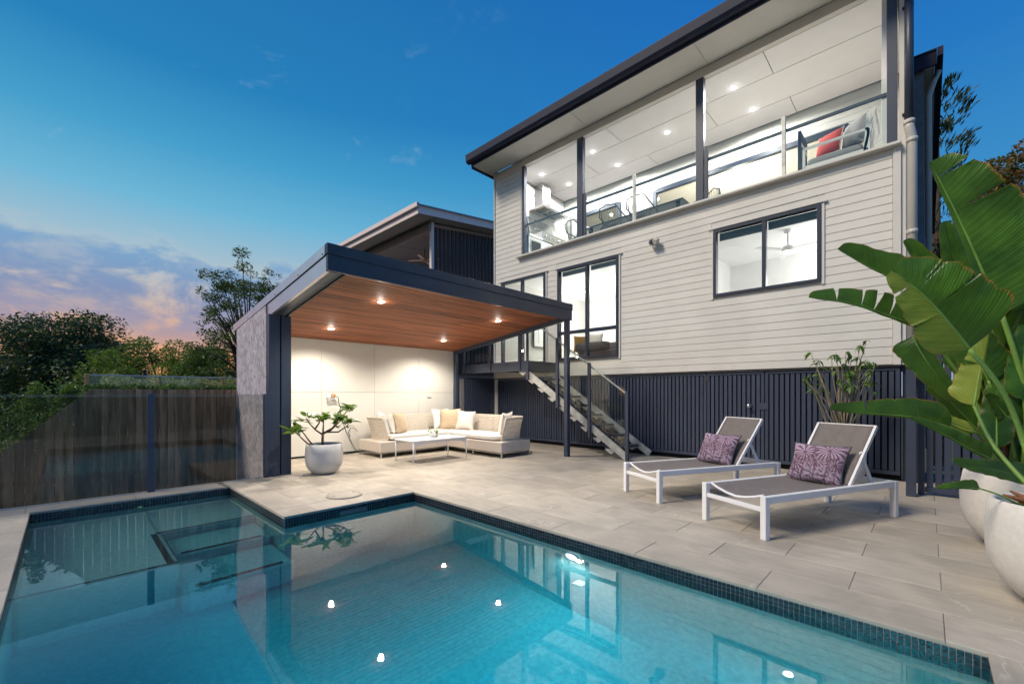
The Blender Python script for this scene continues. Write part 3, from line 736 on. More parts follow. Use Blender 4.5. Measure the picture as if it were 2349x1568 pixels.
# deck back wall with boards and a wide servery window; white brick cooking wall
BX = 10.3; bh = [(1.0, 4.93, 5.0, 6.27), (5.9, 7.15, 5.0, 6.30)]
q = MB(); wall_holes(q, 10.31, 10.42, .27, 8.19, 4.5, 6.9, bh); q.build('deck_back_wall', 'cream', hs)
z = 4.52
while z < 6.86:
    ivs = [(.28, 7.73)]
    for (a, b, c, d) in bh:
        if z + .13 > c - .03 and z < d + .03:
            nv = []
            for (p, r) in ivs:
                if b + .04 <= p or a - .04 >= r: nv.append((p, r)); continue
                if a - .04 > p + .03: nv.append((p, a - .04))
                if b + .04 < r - .03: nv.append((b + .04, r))
            ivs = nv
    for a, b in ivs: board('weatherboard', 10.31, a, b, z, min(.134, 6.885 - z), hs)
    z += .13
for (a, b, c, d), vv in zip(bh, ((2.3, 3.6), ())):
    fr = MB(); X0, X1 = 10.25, 10.36; w_ = .06
    fr.box(X0, X1, a - .03, a + w_, c, d); fr.box(X0, X1, b - w_, b + .03, c, d); fr.box(X0, X1, a + w_, b - w_, c, c + w_); fr.box(X0, X1, a + w_, b - w_, d - w_, d + .03)
    o = fr.build('servery_window', 'navyd', hs); o.location = -_org(hs); ORG[o.name] = Vector((0, 0, 0))
    box('pane', 10.30, 10.306, a + w_, b - w_, c + w_, d - w_, 'glass', o, 0)
q = MB(); q.box(10.425, 13, .28, 8.19, 4.5, 4.55); q.box(10.425, 13, .28, 8.19, 6.8, 6.9); q.box(12.9, 13, .28, 8.19, 4.55, 6.8); q.box(10.425, 13, .20, .28, 4.5, 6.9); q.box(10.425, 13, 8.15, 8.19, 4.55, 6.8); q.build('upper_room', 'panel', hs)
# brick wall of the cooking nook
box('nook_wall', 8.11, 10.3, 7.765, 8.19, 4.5, 6.88, 'grout', hs, 0)
bz = 4.52; r_ = 0
while bz < 6.86:
    bx_ = 8.062 + (0 if r_ % 2 else -.12)
    while bx_ < 10.29:
        a, b = max(bx_, 8.062), min(bx_ + .236, 10.295)
        if b - a > .03 and bz > 5.35: box('brick', a, b, 7.745, 7.765, bz, min(bz + .073, 6.88), 'brickw', hs, .003)
        bx_ += .24
    bz += .077; r_ += 1
q = MB(); q.box(8.062, 10.29, 7.747, 7.764, 4.5, 5.36); q.build('nook_wall_base', 'white', hs)
# soffit, gutter and roof
for a, b in ((.24, 2.797), (2.803, 5.347), (5.353, 7.427), (7.433, 8.43)): box('soffit_panel', 7.302, 7.953, a, b, 7.055, 7.068, 'soffit', hs, 0)
box('soffit_side', 7.954, 10.5, 8.311, 8.43, 7.055, 7.068, 'soffit', hs, 0)
box('fascia', 7.27, 7.30, .235, 8.45, 7.05, 7.25, 'gutter', hs)
gp = [(7.268, 7.10), (7.268, 7.30), (7.262, 7.30), (7.262, 7.12), (7.20, 7.12), (7.165, 7.16), (7.155, 7.30), (7.14, 7.31), (7.14, 7.29), (7.15, 7.15), (7.19, 7.10)]
q = MB(); n = len(gp); v = [(x, y, z) for y in (.21, 8.52) for x, z in gp]
q.add(v, [tuple(range(n)), tuple(range(n, 2 * n))[::-1]] + [(i, n + i, n + (i + 1) % n, (i + 1) % n) for i in range(n)]); q.build('gutter', 'gutter', hs)
q = MB(); v = [(7.2, .235, 7.29), (7.2, 8.5, 7.29), (13, 8.5, 8.9), (13, .235, 8.9), (7.2, .235, 7.25), (7.2, 8.5, 7.25), (13, 8.5, 8.86), (13, .235, 8.86)]
q.add(v, [(0, 3, 2, 1), (4, 5, 6, 7), (0, 1, 5, 4), (1, 2, 6, 5), (2, 3, 7, 6), (3, 0, 4, 7)]); q.build('roof', 'roof', hs)
box('left_fascia', 7.30, 13, 8.43, 8.47, 7.0, 7.24, 'gutter', hs)
# rear wing that shows past the corner with its own eave
q = MB(); q.box(10.55, 22, .03, .199, 0, 6.93); q.build('rear_wing_wall', 'conc', hs)
box('base_wall', 8.06, 10.54, .06, .24, 0, 1.6, 'navyd', hs, 0)
q = MB(); q.box(10.50, 22, -.10, .20, 6.94, 6.96); q.build('wing_soffit', 'soffit', hs)
q = MB(); q.box(10.46, 10.50, -.11, .26, 6.90, 7.14); q.box(10.46, 22, -.13, -.105, 6.90, 7.14); q.box(10.44, 22, -.21, -.135, 7.02, 7.17); q.box(10.44, 10.50, -.13, .26, 7.142, 7.17); q.build('wing_gutter', 'gutter', hs)
q = MB(); q.tube([(10.9, -.16, 7.0), (10.9, -.10, 6.85), (10.9, -.03, 6.6), (10.9, -.03, .2)], .045, 12); q.build('rear_downpipe', 'pipeb', hs, (0, 0, 0), True)
# downpipe at the corner: dark above, beige below
q = MB(); q.tube([(7.93, .17, 7.05), (7.93, .17, 4.86)], .048, 20); q.build('downpipe', 'navy', hs, (0, 0, 0), True)
q = MB(); q.tube([(7.93, .17, 4.87), (7.93, .165, 4.80), (7.945, .15, 4.72), (7.96, .14, 4.64), (7.96, .14, 1.4)], .054, 20); q.tube([(7.96, .14, 3.42), (7.96, .14, 3.36)], .060, 20); q.tube([(7.93, .17, 4.90), (7.93, .168, 4.84)], .060, 20); q.tube([(7.96, .14, 4.66), (7.96, .14, 4.60)], .060, 20); q.build('downpipe', 'pipeb', hs, (0, 0, 0), True)
for zz in (5.0, 6.45): box('pipe_bracket', 7.95, 7.99, .12, .24, zz, zz + .03, 'black', hs)

# batten skirt under the boards
bs_ = thing('batten_screen', (8.0, 4.3, 0), 'navy vertical batten screen with a door under the cream house wall', 'screen')
box('backing', 8.06, 8.08, .25, 8.2, .0, 1.58, 'kick', bs_, 0)
def battens(y0_, y1_, pitch, zl=.13, zh=1.52, X=8.0, par=bs_, w_=None):
    n = max(1, round((y1_ - y0_) / pitch)); p = (y1_ - y0_) / n
    for i in range(n): box('batten', X, X + .035, y0_ + i * p + .009, y0_ + (i + 1) * p - .009, zl, zh, 'slat', par, .003)
def frame(y0_, y1_, X=7.99, zl=.075, zh=1.575, w_=.05):
    box('screen_rail', X, X + .05, y0_, y1_, zh - w_, zh, 'slat', bs_); box('screen_rail', X, X + .05, y0_, y1_, zl, zl + w_, 'slat', bs_)
    box('screen_stile', X, X + .05, y0_, y0_ + w_, zl + w_, zh - w_, 'slat', bs_); box('screen_stile', X, X + .05, y1_ - w_, y1_, zl + w_, zh - w_, 'slat', bs_)
for a, b in ((.26, 1.915), (1.925, 2.835), (2.845, 5.6), (5.61, 8.2)):
    frame(a, b); battens(a + .055, b - .055, .0735)
q = MB(); q.lathe([(.036, 0), (.036, .01), (.02, .015), (.018, .05), (.03, .055), (.034, .07), (.026, .085), (.0005, .088)], n=20); q.build('door_knob', 'steel', bs_, (7.985, 2.14, 1.0), True, (0, -pi / 2, 0))
box('latch_plate', 7.975, 7.989, 1.86, 1.99, .94, 1.05, 'slat', bs_)
box('hinge', 7.983, 7.989, 2.80, 2.88, 1.42, 1.52, 'navyd', bs_)
for i in range(4):
    for s_ in (-.022, .022): box('hinge_screw', 7.980, 7.983, 2.84 + s_ - .004, 2.84 + s_ + .004, 1.43 + i * .024, 1.438 + i * .024, 'steel', bs_, 0)
for yy in (1.2, 1.35, 5.0, 7.0): box('bottom_gap_strip', 8.055, 8.059, yy, yy + .1, .0, .07, 'kick', bs_, 0)
# return screen between pavilion and house
rs = thing('side_batten_fence', (7.4, 8.35, 0), 'navy batten fence panel behind the sofa joining pavilion and house', 'fence')
box('backing', 6.80, 7.99, 8.36, 8.38, .02, 1.585, 'kick', rs, 0)
n = 15
for i in range(n):
    p = (7.97 - 6.93) / n; box('batten', 6.93 + i * p + .008, 6.93 + (i + 1) * p - .008, 8.31, 8.345, .08, 1.57, 'slat', rs, .003)
box('top_rail', 6.81, 7.97, 8.30, 8.355, 1.572, 1.61, 'slat', rs)
for i in range(3): box('end_batten', 6.80 + i * .04, 6.832 + i * .04, 8.30, 8.35, .03, 1.571, 'conc', rs)

# security floodlight on the boards
t = thing('sensor_floodlight', (7.95, 3.77, 4.13), 'white twin head sensor floodlight on the boards between the windows', 'wall light')
q = MB(); q.lathe([(.05, 0), (.05, .03), (.0005, .035)], n=20); q.build('mount', 'white', t, (7.951, 3.77, 4.12), True, (0, -pi / 2, 0))
q = MB(); q.lathe([(.0005, 0), (.03, .0), (.05, .04), (.055, .11), (.045, .115), (.0005, .10)], n=20); q.build('lamp_head', 'cream', t, (7.90, 3.70, 4.15), True, (0, -pi / 2 - .5, -.5))
q = MB(); q.lathe([(.0005, 0), (.03, .0), (.05, .04), (.055, .11), (.045, .115), (.0005, .10)], n=20); q.build('lamp_head', 'conc', t, (7.90, 3.86, 4.13), True, (0, -pi / 2 - .2, .7))
q = MB(); q.lathe([(.0005, 0), (.035, .01), (.04, .04), (.025, .07), (.0005, .075)], n=16); q.build('sensor', 'cream', t, (7.91, 3.78, 4.06), True, (0, -pi / 2 - .9, 0))

# upper deck lights
UL = [(8.59, 7.18, 'upper deck light in front of the range hood'), (9.5, 7.0, 'upper deck light behind the range hood'), (8.61, 5.65, 'upper deck light just right of the leftmost navy deck post'), (9.54, 5.53, 'upper deck light deep above the dining table'), (9.09, 4.06, 'upper deck light left of the middle navy deck post'), (8.62, 2.58, 'upper deck light nearest the eave, right of the middle post'), (9.55, 2.50, 'upper deck light behind the one nearest the eave')]
for x, y, lb_ in UL: downlight((x, y, 6.884), lb_, 'lampw', 135, (1, .98, .98), 'downlights in the upper deck ceiling', r=.05, spot=175, blend=.2)
def pendant_area(name, loc, e, sx_, sy_, col, parent):
    l = bpy.data.lights.new(name, 'AREA'); l.shape = 'RECTANGLE'; l.size = sx_; l.size_y = sy_; l.energy = e; l.color = col
    o = bpy.data.objects.new(name, l); C.objects.link(o); o.parent = parent; o.location = Vector(loc) - _org(parent); return o
def ceiling_panel_light(loc, label, e, s=.35, col=(1, .97, .96)):
    t = thing('ceiling_light', loc, label, 'ceiling light')
    box('light_body', loc[0] - s / 2, loc[0] + s / 2, loc[1] - s / 2, loc[1] + s / 2, loc[2] - .03, loc[2], 'white', t)
    box('diffuser', loc[0] - s / 2 + .01, loc[0] + s / 2 - .01, loc[1] - s / 2 + .01, loc[1] + s / 2 - .01, loc[2] - .036, loc[2] - .0305, emis('diffuser', col, 5), t, 0)
    l = bpy.data.lights.new('bulb', 'POINT'); l.energy = e; l.color = col; l.shadow_soft_size = .15
    o = bpy.data.objects.new('bulb', l); C.objects.link(o); o.parent = t; o.location = (0, 0, -.8)
ceiling_panel_light((10.6, 5.6, 4.25), 'square ceiling light in the sitting room behind the tall window', 75)
ceiling_panel_light((10.6, 7.4, 4.25), 'square ceiling light behind the glazed landing door', 75)
ceiling_panel_light((10.3, 1.0, 4.25), 'square ceiling light in the bedroom behind the wide window', 95)
ceiling_panel_light((11.8, 3.4, 6.8), 'warm ceiling light in the room behind the upper servery window', 190, .35, (1, .86, .77))

# ceiling fan seen through the wide window
t = thing('ceiling_fan', (9.35, 1.86, 3.85), 'white three blade ceiling fan with light behind the wide lower window', 'ceiling fan')
q = MB(); q.lathe([(.06, .40), (.06, .35), (.015, .34), (.015, .12), (.07, .10), (.10, .05), (.09, 0), (.0005, 0)], n=24); q.build('motor', 'white', t, (9.35, 1.86, 3.85), True)
q = MB(); q.lathe([(.085, 0), (.06, -.04), (.0005, -.055)], n=20); q.build('fan_light', emis('fan_lens', (1, .97, .92), 14), t, (9.35, 1.86, 3.85), True)
for k in range(3):
    a = radians(20 + 120 * k); q = MB(); q.bar((.1, 0, .04), (.62, 0, .04), .11, .008, (0, 0, 1)); o = q.build('blade', 'white', t, (9.35, 1.86, 3.85), False, (0, 0, a))
# picture frames
def picture(name, x0_, x1_, y, z0_, z1_, label, arch=False):
    t = thing(name, ((x0_ + x1_) / 2, y, z0_), label, 'picture')
    box('frame', x0_, x1_, y - .015, y + .015, z0_, z1_, 'navyd', t); box('print', x0_ + .02, x1_ - .02, y - .018, y - .0155, z0_ + .02, z1_ - .02, 'paper', t, 0)
    if arch:
        q = MB(); cx_ = (x0_ + x1_) / 2; pts = [(cx_ - .14, y - .02, z0_ + .12), (cx_ - .14, y - .02, z0_ + .55)] + [(cx_ - .14 * cos(a), y - .02, z0_ + .55 + .16 * sin(a)) for a in [pi * i / 10 for i in range(1, 10)]] + [(cx_ + .14, y - .02, z0_ + .55), (cx_ + .14, y - .02, z0_ + .12)]
        q.tube(pts, .006, 6); q.build('arch_drawing', 'grey', t)
picture('framed_picture', 9.35, 10.05, 8.13, 2.55, 3.65, 'framed arch drawing on the sitting room wall behind the tall window', True)
# grey sofa and cushions in the sitting room
def rounded(name, x0_, x1_, y0_, y1_, z0_, z1_, m, par, b=.06):
    me = boxmesh(x1_ - x0_, y1_ - y0_, z1_ - z0_, b, m + 'r'); o = link(name, me, m, par, ((x0_ + x1_) / 2, (y0_ + y1_) / 2, (z0_ + z1_) / 2))
    if not o.modifiers: subdiv(o, 2)
    for p in me.polygons: p.use_smooth = True
    return o
t = thing('indoor_sofa', (8.7, 5.3, 1.9), 'charcoal fabric sofa behind the lower panes of the tall window', 'sofa')
rounded('seat', 8.35, 9.3, 4.66, 6.0, 1.93, 2.22, 'dgrey', t); rounded('backrest', 8.35, 8.55, 5.1, 6.0, 2.15, 2.40, 'dgrey', t); rounded('backrest', 9.05, 9.3, 4.66, 6.0, 2.2, 2.45, 'dgrey', t)

# cushions
def pillow_mesh(w_, h_, t_, n=16, pinch=.10):
    v = []; uv = []; f = []
    for side in (1, -1):
        for i in range(n + 1):
            for j in range(n + 1):
                a = -1 + 2 * i / n; b = -1 + 2 * j / n
                x = a * (1 - pinch * (1 - b * b) * abs(a) ** 2 * 1.0) ; y = b * (1 - pinch * (1 - a * a) * abs(b) ** 2)
                th = (max(0, (1 - a ** 2)) * max(0, (1 - b ** 2))) ** .42
                v.append((x * w_ / 2, y * h_ / 2, side * (t_ / 2 * th + .002))); uv.append(((a + 1) / 2, (b + 1) / 2))
    m_ = (n + 1) ** 2
    for s_ in range(2):
        for i in range(n):
            for j in range(n):
                q = (s_ * m_ + i * (n + 1) + j, s_ * m_ + (i + 1) * (n + 1) + j, s_ * m_ + (i + 1) * (n + 1) + j + 1, s_ * m_ + i * (n + 1) + j + 1)
                f.append(q if s_ == 0 else q[::-1])
    bo = [i * (n + 1) for i in range(n)] + [n * (n + 1) + j for j in range(n)] + [i * (n + 1) + n for i in range(n, 0, -1)] + [j for j in range(n, 0, -1)]
    for a, b in zip(bo, bo[1:] + bo[:1]): f.append((a, m_ + a, m_ + b, b))
    return newmesh('pillow', v, f, True, uv)
def piping_mesh(w_, h_, pinch=.10, r=.006, n=16):
    pts = []
    for k in range(4 * n):
        s_, t_ = divmod(k, n); q = -1 + 2 * t_ / n
        a, b = [(q, -1), (1, q), (-q, 1), (-1, -q)][s_]
        x = a * (1 - pinch * (1 - b * b) * a * a); y = b * (1 - pinch * (1 - a * a) * b * b); pts.append((x * w_ / 2, y * h_ / 2, 0))
    pts.append(pts[0]); q = MB(); q.tube(pts, r, 6, False); return newmesh('piping', q.v, q.f, True)
def cushion(loc, w_, h_, t_, yaw, lean, m, label, roll=0, group=None, edge=None, name='cushion'):
    # stands on its lower edge at loc, face towards yaw direction, leaning back by lean
    R = Matrix.Rotation(yaw, 4, 'Z') @ Matrix.Rotation(pi / 2 - lean, 4, 'X') @ Matrix.Rotation(roll, 4, 'Z')
    t = thing(name, loc, label, 'cushion', group); c = (Matrix.Rotation(yaw, 4, 'Z') @ Matrix.Rotation(pi / 2 - lean, 4, 'X')) @ Vector((0, h_ / 2, 0))
    o = link('cushion_cover', pillow_mesh(w_, h_, t_), m, t, Vector(loc) + c, R.to_quaternion())
    p = link('piping', piping_mesh(w_, h_), edge or m, t, Vector(loc) + c, R.to_quaternion()); return t
cushion((8.62, 5.95, 2.2), .42, .42, .15, radians(-60), .3, 'mustard', 'mustard cushion on the indoor charcoal sofa')
cushion((8.60, 5.62, 2.2), .42, .42, .15, radians(-70), .2, 'cush', 'pale patterned cushion on the indoor charcoal sofa beside the mustard one')
cushion((8.9, 4.95, 2.2), .38, .3, .14, radians(-90), .4, 'cushw', 'white cushion on the indoor sofa behind the right lower pane')

# ---------------------------------------------------------------- upper deck furniture (floor z 4.5)
t = thing('range_hood', (9.25, 7.6, 6.1), 'stainless steel canopy range hood on the white brick wall of the deck', 'range hood')
box('chimney', 8.94, 9.26, 7.44, 7.744, 6.26, 6.883, 'steel', t)
q = MB(); v = [(8.70, 7.22, 6.12), (9.80, 7.22, 6.12), (9.80, 7.744, 6.12), (8.70, 7.744, 6.12), (8.70, 7.22, 6.16), (9.80, 7.22, 6.16), (9.80, 7.744, 6.16), (8.70, 7.744, 6.16), (8.93, 7.43, 6.27), (9.5, 7.43, 6.27), (9.5, 7.744, 6.27), (8.93, 7.744, 6.27)]
q.add(v, [(0, 3, 2, 1), (0, 1, 5, 4), (1, 2, 6, 5), (2, 3, 7, 6), (3, 0, 4, 7), (4, 5, 9, 8), (5, 6, 10, 9), (6, 7, 11, 10), (7, 4, 8, 11), (8, 9, 10, 11)]); q.build('canopy', 'steel', t)
for k in range(3):
    for i in range(5): box('filter_slot', 8.80 + k * .31, 9.05 + k * .31, 7.28 + i * .07, 7.31 + i * .07, 6.112, 6.119, 'black', t, 0)
t = thing('barbecue', (9.1, 7.45, 5.0), 'stainless built in barbecue with raised lid and row of knobs under the hood', 'barbecue')
box('burner_box', 8.62, 9.62, 7.18, 7.74, 5.20, 5.42, 'steel', t, .01)
for i in range(5):
    q = MB(); q.lathe([(.03, 0), (.025, .035), (.0005, .037)], n=16); q.build('knob', 'steel', t, (8.74 + i * .19, 7.179, 5.31), True, (pi / 2, 0, 0))
for i in range(12): box('grill_bar', 8.66 + i * .08, 8.675 + i * .08, 7.22, 7.62, 5.43, 5.445, 'galv', t, 0)
q = MB(); q.bar((8.62, 7.66, 5.72), (9.62, 7.66, 5.72), .03, .5, (0, .25, 1)); q.build('lid', 'steel', t)
q = MB(); q.tube([(8.75, 7.58, 5.62), (8.75, 7.52, 5.62), (9.5, 7.52, 5.62), (9.5, 7.58, 5.62)], .012, 8); q.build('lid_handle', 'steel', t)
t = thing('deck_bench_unit', (9.1, 7.45, 4.5), 'white cabinet bench with glass fronted fridge under the barbecue', 'cabinet')
box('cabinet_body', 8.08, 10.25, 7.18, 7.74, 4.5, 5.16, 'white', t); box('worktop', 8.07, 8.60, 7.15, 7.74, 5.165, 5.22, 'white', t); box('worktop', 9.64, 10.25, 7.15, 7.74, 5.165, 5.22, 'white', t)
box('fridge_door', 8.12, 8.55, 7.165, 7.178, 4.6, 5.1, 'galv', t); box('fridge_glass', 8.16, 8.51, 7.155, 7.163, 4.64, 5.06, 'black', t)
t = thing('folding_door_leaf', (9.9, 7.0, 4.5), 'grey framed folded glass door leaf beside the deck kitchen', 'door')
q = MB(); q.box(9.0, 9.04, 6.55, 6.60, 4.5, 5.75); q.box(9.36, 9.40, 6.55, 6.60, 4.5, 5.75); q.box(9.04, 9.36, 6.55, 6.60, 5.70, 5.75); q.build('door_frame', 'galv', t)

t = thing('dining_table', (9.3, 4.82, 4.5), 'long dark timber dining table on the upper deck', 'table')
box('tabletop', 8.84, 9.74, 3.62, 6.02, 5.21, 5.25, 'tabletop', t, .006)
for x in (8.92, 9.66):
    for y in (3.75, 5.9): box('leg', x - .035, x + .035, y - .035, y + .035, 4.5, 5.209, 'tabletop', t)
def rope_chair(loc, yaw, label):
    t = thing('rope_chair', loc, label, 'chair', 'rope dining chairs on the upper deck', rotz=yaw)
    q = MB(); q.tube([(-.25, -.2, 0), (-.22, -.18, .44), (-.27, -.2, .62), (-.27, .16, .70), (-.2, .27, .84), (0, .31, .88), (.2, .27, .84), (.27, .16, .70), (.27, -.2, .62), (.22, -.18, .44), (.25, -.2, 0)], .013, 8)
    q.tube([(-.22, -.18, .43), (.22, -.18, .43)], .012, 8); q.tube([(-.22, .2, .43), (.22, .2, .43)], .012, 8); q.build('chair_frame', 'cord', t, (0, 0, 0), True)
    for x in (-.2, .2):
        q = MB(); q.tube([(x, .2, .43), (x * 1.15, .24, 0)], .013, 8); q.build('leg', 'cord', t, (0, 0, 0), True)
    q = MB()
    for i in range(22):
        a = pi * (i + .5) / 22; x = -.27 * cos(a); y = .02 + .27 * sin(a) ; zt = .72 + .14 * sin(a) ** 1.5
        q.tube([(x * .8, y * .75, .42), (x, y + .02, zt)], .005, 4, False)
    q.build('rope_back', 'cord', t); box('seat_pad', -.22, .22, -.2, .2, .42, .47, 'dgrey', t, .01)
rope_chair((8.62, 5.10, 4.5), radians(90), 'rope backed chair nearest the left end of the deck table')
rope_chair((8.62, 4.42, 4.5), radians(90), 'rope backed chair at the near side of the deck table behind a slim post')
rope_chair((9.28, 3.36, 4.5), radians(180), 'rope backed chair at the right end of the table beside the middle navy post')
rope_chair((8.75, 6.15, 4.5), radians(70), 'rope backed chair low in view beside the leftmost navy deck post')

t = thing('daybed_armchair', (8.65, 1.05, 4.5), 'white metal framed outdoor armchair with grey seat pads on upper deck', 'armchair')
def fr_rect(mb, pts, s=.035):
    for a, b in zip(pts, pts[1:]): mb.bar(a, b, s, s)
q = MB(); fr_rect(q, [(8.25, 1.42, 4.5), (8.25, 1.42, 5.12), (8.25, .62, 5.12), (8.25, .62, 4.5)]); fr_rect(q, [(8.25, 1.42, 4.82), (8.25, .62, 4.82)]); fr_rect(q, [(9.0, 1.42, 4.5), (9.0, 1.42, 5.12), (9.0, .62, 5.12), (9.0, .62, 4.5)]); fr_rect(q, [(8.25, 1.42, 4.82), (9.0, 1.42, 4.82)]); fr_rect(q, [(8.25, .62, 5.36), (8.25, .66, 4.8)]); fr_rect(q, [(9.0, .62, 5.12), (9.0, .55, 5.40), (8.25, .55, 5.40), (8.25, .66, 4.82)])
q.build('chair_frame', 'metalw', t)
for i in range(6):
    q = MB(); q.bar((8.36 + i * .11, .555, 5.38), (8.36 + i * .11, .65, 4.84), .02, .03); q.build('back_slat', 'metalw', t)
rounded('seat_pad', 8.28, 8.97, .68, 1.40, 4.86, 4.98, 'grey', t, .03)
cushion((8.45, .82, 4.98), .42, .46, .2, radians(-135), .15, 'grey', 'plump grey cushion upright in the white armchair on the upper deck')
cushion((8.42, 1.14, 4.98), .38, .40, .16, radians(-115), .25, 'red', 'red cushion with pale piping in the white armchair on the upper deck', edge='cushw')
t = thing('slatted_back_chair', (8.9, 1.50, 4.5), 'dark slatted folding chair standing behind the red cushion', 'chair')
for i in range(4): box('slat', 9.02 + i * .10, 9.09 + i * .10, 1.58, 1.61, 4.9, 5.80, 'navyd', t)
for x in (8.93, 9.45): box('leg', x, x + .04, 1.58, 1.63, 4.5, 5.80, 'navyd', t)
box('seat', 8.93, 9.49, 1.30, 1.62, 4.86, 4.9, 'navyd', t); box('top_rail', 8.97, 9.45, 1.575, 1.615, 5.55, 5.6, 'metalw', t)

# ================================================================= LANDING AND STAIRS
ld = thing('stair_landing', (7.45, 7.4, 0), 'raised navy steel landing with glass balustrade outside the glazed door', 'landing')
box('edge_beam', 6.98, 7.03, 6.20, 8.45, 1.70, 1.92, 'navy', ld); box('edge_beam', 7.03, 7.94, 6.20, 6.25, 1.70, 1.92, 'navy', ld)
i = 0; y = 6.26
while y < 8.40:
    box('deck_board', 7.04, 7.94, y, min(y + .086, 8.44), 1.895, 1.92, 'conc', ld, .002); y += .091
box('joist', 7.04, 7.94, 7.2, 7.25, 1.72, 1.894, 'navyd', ld); box('joist', 7.04, 7.94, 8.38, 8.43, 1.72, 1.894, 'navyd', ld)
for yy, zl in ((8.36, 1.74), (7.42, 1.73), (6.47, 1.72), (6.23, 1.50)): box('post', 6.945, 6.978, yy - .03, yy + .03, zl, 2.90, 'navy', ld)
box('rail', 6.94, 6.98, 6.2, 8.39, 2.905, 2.935, 'navy', ld)
for a, b in ((7.47, 8.31), (6.52, 7.37), (6.28, 6.42)): box('glass_panel', 6.957, 6.965, a, b, 1.97, 2.88, 'gglass', ld, 0)
st = thing('outdoor_staircase', (7.45, 5.0, 0), 'open tread steel staircase with pale stringers and glass balustrade', 'staircase')
ang = math.atan2(1.6, 6.23 - 3.90)
for x in (7.02, 7.88):
    q = MB(); q.bar((x, 3.86, -.02 + .06), (x, 6.24, 1.63), .035, .13); o = q.build('stringer', 'galv', st)
NS = 9
for k in range(1, NS + 1):
    z = .19 * k + .02; y = 3.80 + (z) / .687
    box('tread', 7.045, 7.855, y - .02, y + .25, z - .035, z, 'slat', st, .004)
    for x in (7.044, 7.856):
        q = MB(); s_ = .006 if x < 7.4 else -.006
        v = [(x, y + .0, z - .036), (x, y + .24, z - .036), (x, y + .24, z - .05), (x, y + .12, z - .13), (x, y, z - .05)]
        v2 = [(a + s_, b, c) for a, b, c in v]; n = 5
        q.add(v + v2, [tuple(range(5)), tuple(range(5, 10))[::-1]] + [(i, 5 + i, 5 + (i + 1) % 5, (i + 1) % 5) for i in range(5)]); q.build('bracket', 'galv', st)
sp = [(5.42, .915, 2.34), (4.65, .365, 1.795), (3.85, .0, 1.25)]
for y, zl, zh in sp: box('post', 6.945, 6.99, y - .03, y + .03, zl, zh, 'navy', st)
allp = [(6.23, 1.5, 2.78)] + sp
for (ya, za, zb), (yc, zc, zd) in zip(allp, allp[1:]):
    q = MB(); s_ = .7; y1_, y2_ = ya - .04, yc + .04
    f_ = lambda y: 1.25 + (y - 3.85) * .695
    g_ = lambda y: .18 + (y - 3.85) * .690
    v = [(6.963, y2_, g_(y2_)), (6.963, y1_, g_(y1_)), (6.963, y1_, f_(y1_)), (6.963, y2_, f_(y2_))]
    v += [(6.972, b, c) for a, b, c in v]
    q.add(v, [(0, 1, 2, 3), (7, 6, 5, 4), (0, 4, 5, 1), (1, 5, 6, 2), (2, 6, 7, 3), (3, 7, 4, 0)]); q.build('glass_panel', 'gglass', st)
q = MB(); q.bar((7.03, 3.85, 1.17), (7.03, 6.25, 1.17 + 2.4 * .695), .04, .02); q.build('handrail', 'galv', st)
for y, zl, zh in sp: box('rail_bracket', 6.99, 7.03, y - .01, y + .01, zh - .10, zh - .085, 'steel', st)

# ================================================================= RIGHT FENCE AND GATE POST
rf = thing('right_batten_fence', (7.12, -1.2, 0), 'navy batten fence running right from the house corner behind white pots', 'fence')
box('post', 6.86, 6.95, .085, .175, 0, 1.76, 'navy', rf); box('post', 7.07, 7.15, .015, .075, .0, 1.76, 'navy', rf)
box('latch_box', 6.83, 6.859, .075, .18, 1.515, 1.61, 'navy', rf)
box('top_rail', 7.09, 7.14, -3.4, .014, 1.72, 1.775, 'slat', rf); box('bottom_rail', 7.09, 7.14, -3.4, .014, .035, .095, 'slat', rf)
n = 45
for i in range(n): box('batten', 7.10, 7.135, .008 - (i + 1) * .0745 + .008, .008 - i * .0745 - .008, .0955, 1.7195, 'slat', rf, .003)
box('backing_rail', 7.137, 7.16, -3.4, .0, .85, .9, 'navyd', rf)

# ================================================================= FURNITURE: SOFA
sf = thing('corner_sofa', (5.3, 7.2, 0), 'L shaped cream rattan outdoor sofa with cream seat cushions', 'sofa')
box('sofa_base', 4.09, 6.44, 7.31, 8.19, .10, .295, 'base', sf, .008); box('sofa_base', 5.63, 6.43, 5.68, 7.305, .10, .295, 'base', sf, .008)
q = MB()
for (a, b) in (((4.10, 7.33), (4.10, 8.17)), ((4.10, 7.33), (5.6, 7.33)), ((5.64, 7.3), (5.64, 5.70)), ((5.64, 5.70), (6.42, 5.70))): q.bar((*a, .085), (*b, .085), .015, .015)
q.build('metal_underframe', 'steel', sf)
for x, y in ((4.105, 7.33), (4.11, 8.16), (4.85, 7.34), (5.60, 7.34), (5.65, 7.30), (5.65, 5.70), (6.42, 5.70), (6.42, 7.0), (6.42, 8.17), (5.65, 6.5)): box('leg', x - .012, x + .012, y - .012, y + .012, 0, .09, 'steel', sf, .002)
path = [(4.32, 7.45), (4.27, 7.75), (4.28, 8.0), (4.36, 8.12), (4.55, 8.16), (5.0, 8.17), (6.15, 8.17), (6.33, 8.12), (6.40, 7.95), (6.41, 7.5), (6.41, 6.15), (6.39, 5.95), (6.30, 5.86), (6.1, 5.83), (5.77, 5.83)]
def resample(p, step):
    P = [Vector((*a, 0)) for a in p]; out = [P[0]]; acc = 0
    for a, b in zip(P, P[1:]):
        L = (b - a).length; n = max(1, round(L / step))
        for i in range(1, n + 1): out.append(a + (b - a) * i / n)
    return out
rp = resample(path, .031)
